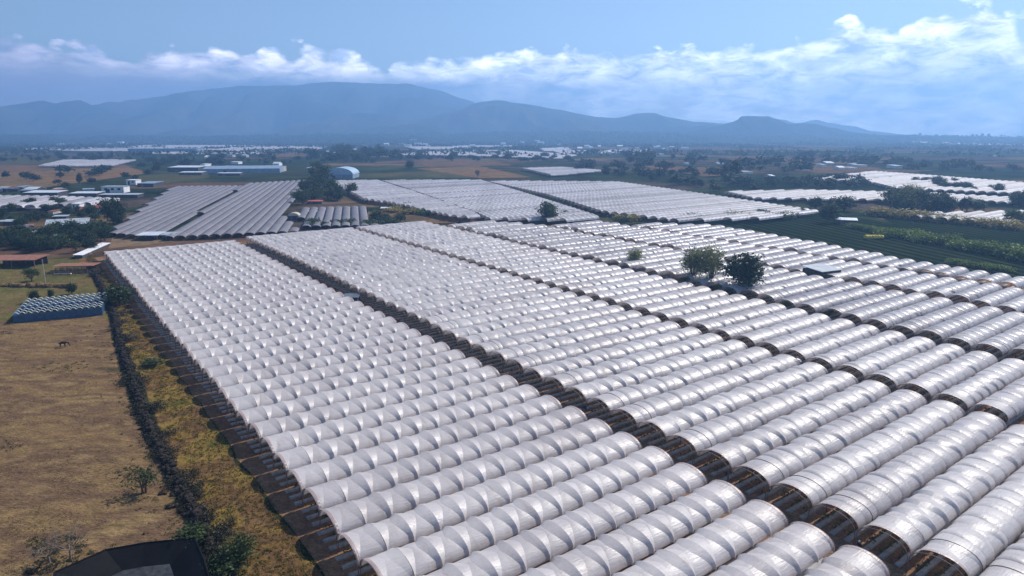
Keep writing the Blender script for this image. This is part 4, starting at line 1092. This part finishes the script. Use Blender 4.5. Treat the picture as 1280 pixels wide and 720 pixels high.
for px, py, lab in [(731, 512, 'bright blue barrel in the track left of the second block'), (657, 466, 'blue barrel, farther one in the track left of the second block')]:
    g = empty('barrel', G(px, py)); tag(g, lab, 'barrel')
    b = MB(); b.tube([(0, 0, 0), (0, 0, .3), (0, 0, .34), (0, 0, .6), (0, 0, .95)], [.36, .37, .39, .37, .35], 14); b.build('drum', M['blue'], g, smooth=False)
    b = MB(); b.tube([(0, 0, .95), (0, 0, .99)], [.37, .37], 14); b.build('lid', M['blue'], g)
g = empty('water_tank', G(993, 462)); tag(g, 'blue grey water tank at the left end of a third block tunnel', 'tank')
b = MB(); b.tube([(0, 0, 0), (0, 0, 2.4), (0, 0, 2.8), (0, 0, 3.0)], [1.5, 1.5, 1.1, .4], 16); b.build('tank_body', M['groof'], g)
b = MB(); b.tube([(0, 0, 3.0), (0, 0, 3.15)], [.35, .35], 10); b.build('hatch', M['dwall'], g)
g = empty('covered_heap', G(1083, 298.5), -.1); tag(g, 'bright yellow tarpaulin covering a long heap in the dark field', 'tarpaulin')
b = MB()
for i in range(6): b.blob((i*1.5, 0, .9), (1.5, 1.6, 1.3), 0, 9, 6, .12)
b.build('tarpaulin', M['yellow'], g)
b = MB()
for k in (-1, 1): b.box((3.7, k*1.75, .25), (9.5, .25, .5))
b.build('skirting', M['dwall'], g)
B('pump_box', 'small white box shed in front of the bright hedge', 'hut', 1146, 1151, 301, 4, 2, 'flat', 'white', 'white')

# ------------------------------------------------------------------ haze
hz = MB(); hz.box((0, 4100, 300), (15800, 9600, 610))
m = bpy.data.materials.new('haze_air'); m.use_nodes = True; nt = m.node_tree; nt.nodes.clear()
out = nt.nodes.new('ShaderNodeOutputMaterial'); vp_ = nt.nodes.new('ShaderNodeVolumePrincipled')
vp_.inputs['Color'].default_value = (.30, .57, 1.0, 1); vp_.inputs['Density'].default_value = .00023; vp_.inputs['Anisotropy'].default_value = .33
nt.links.new(vp_.outputs[0], out.inputs['Volume'])
hz = hz.build('haze', m); hz.location.z = 2.0; tag(hz, kind='stuff', label='thin blue haze filling the air over the valley', cat='haze')

# ------------------------------------------------------------------ world
SAZ, SEL = R(47), R(42)         # sun azimuth to the right of the view direction, elevation
w = bpy.data.worlds.new('World'); sc.world = w; w.use_nodes = True; nt = w.node_tree; nt.nodes.clear()
out = nt.nodes.new('ShaderNodeOutputWorld')
sky = N(nt, 'ShaderNodeTexSky', sky_type='NISHITA', sun_disc=False, sun_elevation=SEL, sun_rotation=SAZ, altitude=1500.0, air_density=1.0, dust_density=.6, ozone_density=1.0)
bg1 = N(nt, 'ShaderNodeBackground', Strength=.108); nt.links.new(sky.outputs[0], bg1.inputs['Color'])
tc = N(nt, 'ShaderNodeTexCoord'); sx = N(nt, 'ShaderNodeSeparateXYZ'); nt.links.new(tc.outputs['Generated'], sx.inputs[0])
def mth(op, a, b=None, c=None, clamp=False):
    n = nt.nodes.new('ShaderNodeMath'); n.operation = op; n.use_clamp = clamp
    for i, v in enumerate((a, b, c)):
        if v is None: continue
        if hasattr(v, 'links'): nt.links.new(v, n.inputs[i])
        else: n.inputs[i].default_value = v
    return n.outputs[0]
az = mth('ARCTAN2', sx.outputs[0], sx.outputs[1]); el = mth('ARCSINE', sx.outputs[2])
def nz(s, kx, ky, d=7.0, r=.6, off=0.0, dist=0.0):
    cb = nt.nodes.new('ShaderNodeCombineXYZ'); nt.links.new(mth('MULTIPLY', az, kx), cb.inputs[0]); nt.links.new(mth('MULTIPLY', el, ky), cb.inputs[1]); cb.inputs[2].default_value = off
    n = N(nt, 'ShaderNodeTexNoise', Scale=s, Detail=d, Roughness=r, Distortion=dist); nt.links.new(cb.outputs[0], n.inputs['Vector']); return n.outputs['Fac']
azn = mth('MULTIPLY_ADD', az, 1/R(80), .5, True)        # -40..40 deg -> 0..1
def azr(px): return .5+math.degrees(math.atan((px-640)/875))/80
def elv(py): return math.degrees(math.atan((168-py)/875))/14
tops = [(0, 66), (150, 74), (260, 66), (420, 64), (480, 78), (560, 70), (640, 62), (705, 50), (740, 62), (850, 60), (960, 62), (1050, 36), (1110, 50), (1170, 34), (1215, 28), (1245, 48), (1275, 66), (1330, 70)]
tr_ = ramp(nt, [(azr(x), (elv(y+4),)*3) for x, y in tops], azn)
top = mth('MULTIPLY', tr_.outputs['Color'], R(14))
n1 = nz(1, 15, 30, 8.0, .58, 3.1); n2 = nz(1, 42, 75, 6.0, .6, 8.7, .3)
def pf(kx, ky, off, sm=.25):
    cb = nt.nodes.new('ShaderNodeCombineXYZ'); nt.links.new(mth('MULTIPLY_ADD', az, kx, mth('MULTIPLY', n2, .6)), cb.inputs[0]); nt.links.new(mth('MULTIPLY_ADD', el, ky, mth('MULTIPLY', n2, .7)), cb.inputs[1]); cb.inputs[2].default_value = off
    v = N(nt, 'ShaderNodeTexVoronoi', feature='SMOOTH_F1', Scale=1.0, Smoothness=sm); nt.links.new(cb.outputs[0], v.inputs['Vector']); return v.outputs['Distance']
puff = pf(26, 38, 1.0); puff2 = pf(60, 80, 4.0); n3 = nz(1, 7, 30, 5.0, .55, 1.3)
bump_ = mth('ADD', mth('MULTIPLY', mth('SUBTRACT', n1, .5), R(2.4)), mth('MULTIPLY', mth('SUBTRACT', n2, .5), R(1.2)))
bump_ = mth('ADD', bump_, mth('ADD', mth('MULTIPLY', mth('SUBTRACT', .42, puff), R(1.3)), mth('MULTIPLY', mth('SUBTRACT', .42, puff2), R(.9))))
edge_ = mth('SUBTRACT', mth('ADD', top, bump_), el)
# main cumulus bank
dens = mth('DIVIDE', edge_, R(.6), None, True)
# breaks: holes of blue, more of them to the far right under the big cloud
hol_r = ramp(nt, [(.36, (0,)*3), (.5, (1,)*3)], n3)
lowfade = mth('DIVIDE', mth('SUBTRACT', el, R(0.2)), R(2.2), None, True)
dens2 = mth('MULTIPLY', dens, mth('MAXIMUM', mth('MULTIPLY_ADD', hol_r.outputs['Color'], .22, .78), 0))
# brightness: lit rims near the tops, soft shade below
inner = mth('DIVIDE', edge_, R(5.0), None, True)
shade_n = nz(1, 22, 60, 7.0, .62, 5.5, .4)
shr = ramp(nt, [(.36, (.42, .52, .68)), (.48, (.86, .9, .96)), (.60, (1.3,)*3)], shade_n)
crv = ramp(nt, [(0, (1.12,)*3), (.35, (1.0,)*3), (1, (.68, .7, .74))], inner)
colr = ramp(nt, [(azr(0), (.9, .80, 1.0)), (azr(300), (1.6, 1.5, 1.6)), (azr(560), (2.0, 1.97, 2.0)), (azr(1000), (1.65, 1.66, 1.7)), (1, (1.6, 1.6, 1.64))], azn)
cc = mix(nt, colr.outputs['Color'], crv.outputs['Color'], 1.0, 'MULTIPLY'); cc = mix(nt, cc, shr.outputs['Color'], 1.0, 'MULTIPLY')
pr_ = ramp(nt, [(.1, (1.2,)*3), (.5, (.95,)*3), (.8, (.72,)*3)], puff); cc = mix(nt, cc, pr_.outputs['Color'], 1.0, 'MULTIPLY')
lf = ramp(nt, [(azr(520), (1,)*3), (azr(900), (0,)*3)], azn)
lowm = mth('SUBTRACT', 1.0, mth('DIVIDE', mth('SUBTRACT', el, R(3.7)), R(1.3), None, True))
lowc = ramp(nt, [(azr(0), (.55, .50, .74)), (azr(180), (.40, .42, .68)), (azr(330), (.15, .27, .52))], azn)
cc = mix(nt, cc, lowc.outputs['Color'], mth('MULTIPLY', mth('MULTIPLY', lf.outputs['Color'], lowm), .85))
bg2 = N(nt, 'ShaderNodeBackground', Strength=1.0); nt.links.new(cc, bg2.inputs['Color'])
ms = nt.nodes.new('ShaderNodeMixShader'); nt.links.new(mth('MULTIPLY', dens2, .92), ms.inputs[0]); nt.links.new(bg1.outputs[0], ms.inputs[1]); nt.links.new(bg2.outputs[0], ms.inputs[2])
nt.links.new(ms.outputs[0], out.inputs['Surface'])

sun = bpy.data.lights.new('sun', 'SUN'); sun.energy = 5.0; sun.angle = R(.5); sun.color = (1, .93, .84)
so = bpy.data.objects.new('sun', sun); C.objects.link(so)
sd = Vector((math.sin(SAZ)*math.cos(SEL), math.cos(SAZ)*math.cos(SEL), math.sin(SEL)))
so.rotation_euler = sd.to_track_quat('Z', 'Y').to_euler(); so.location = (0, 0, 400)

cam = bpy.data.cameras.new('camera'); co = bpy.data.objects.new('camera', cam); C.objects.link(co)
co.location = (0, 0, H); co.rotation_euler = (math.pi/2-PT, 0, 0)
cam.sensor_width = 36; cam.lens = 36*F/1280; cam.clip_end = 30000; cam.clip_start = .5
sc.camera = co
sc.render.engine = 'CYCLES'
sc.cycles.volume_bounces = 1; sc.cycles.max_bounces = 4; sc.cycles.diffuse_bounces = 2; sc.cycles.glossy_bounces = 1; sc.cycles.transparent_max_bounces = 8
sc.cycles.volume_step_rate = 1
sc.view_settings.view_transform = 'Standard'; sc.view_settings.look = 'None'; sc.view_settings.exposure = .18; sc.view_settings.gamma = 1
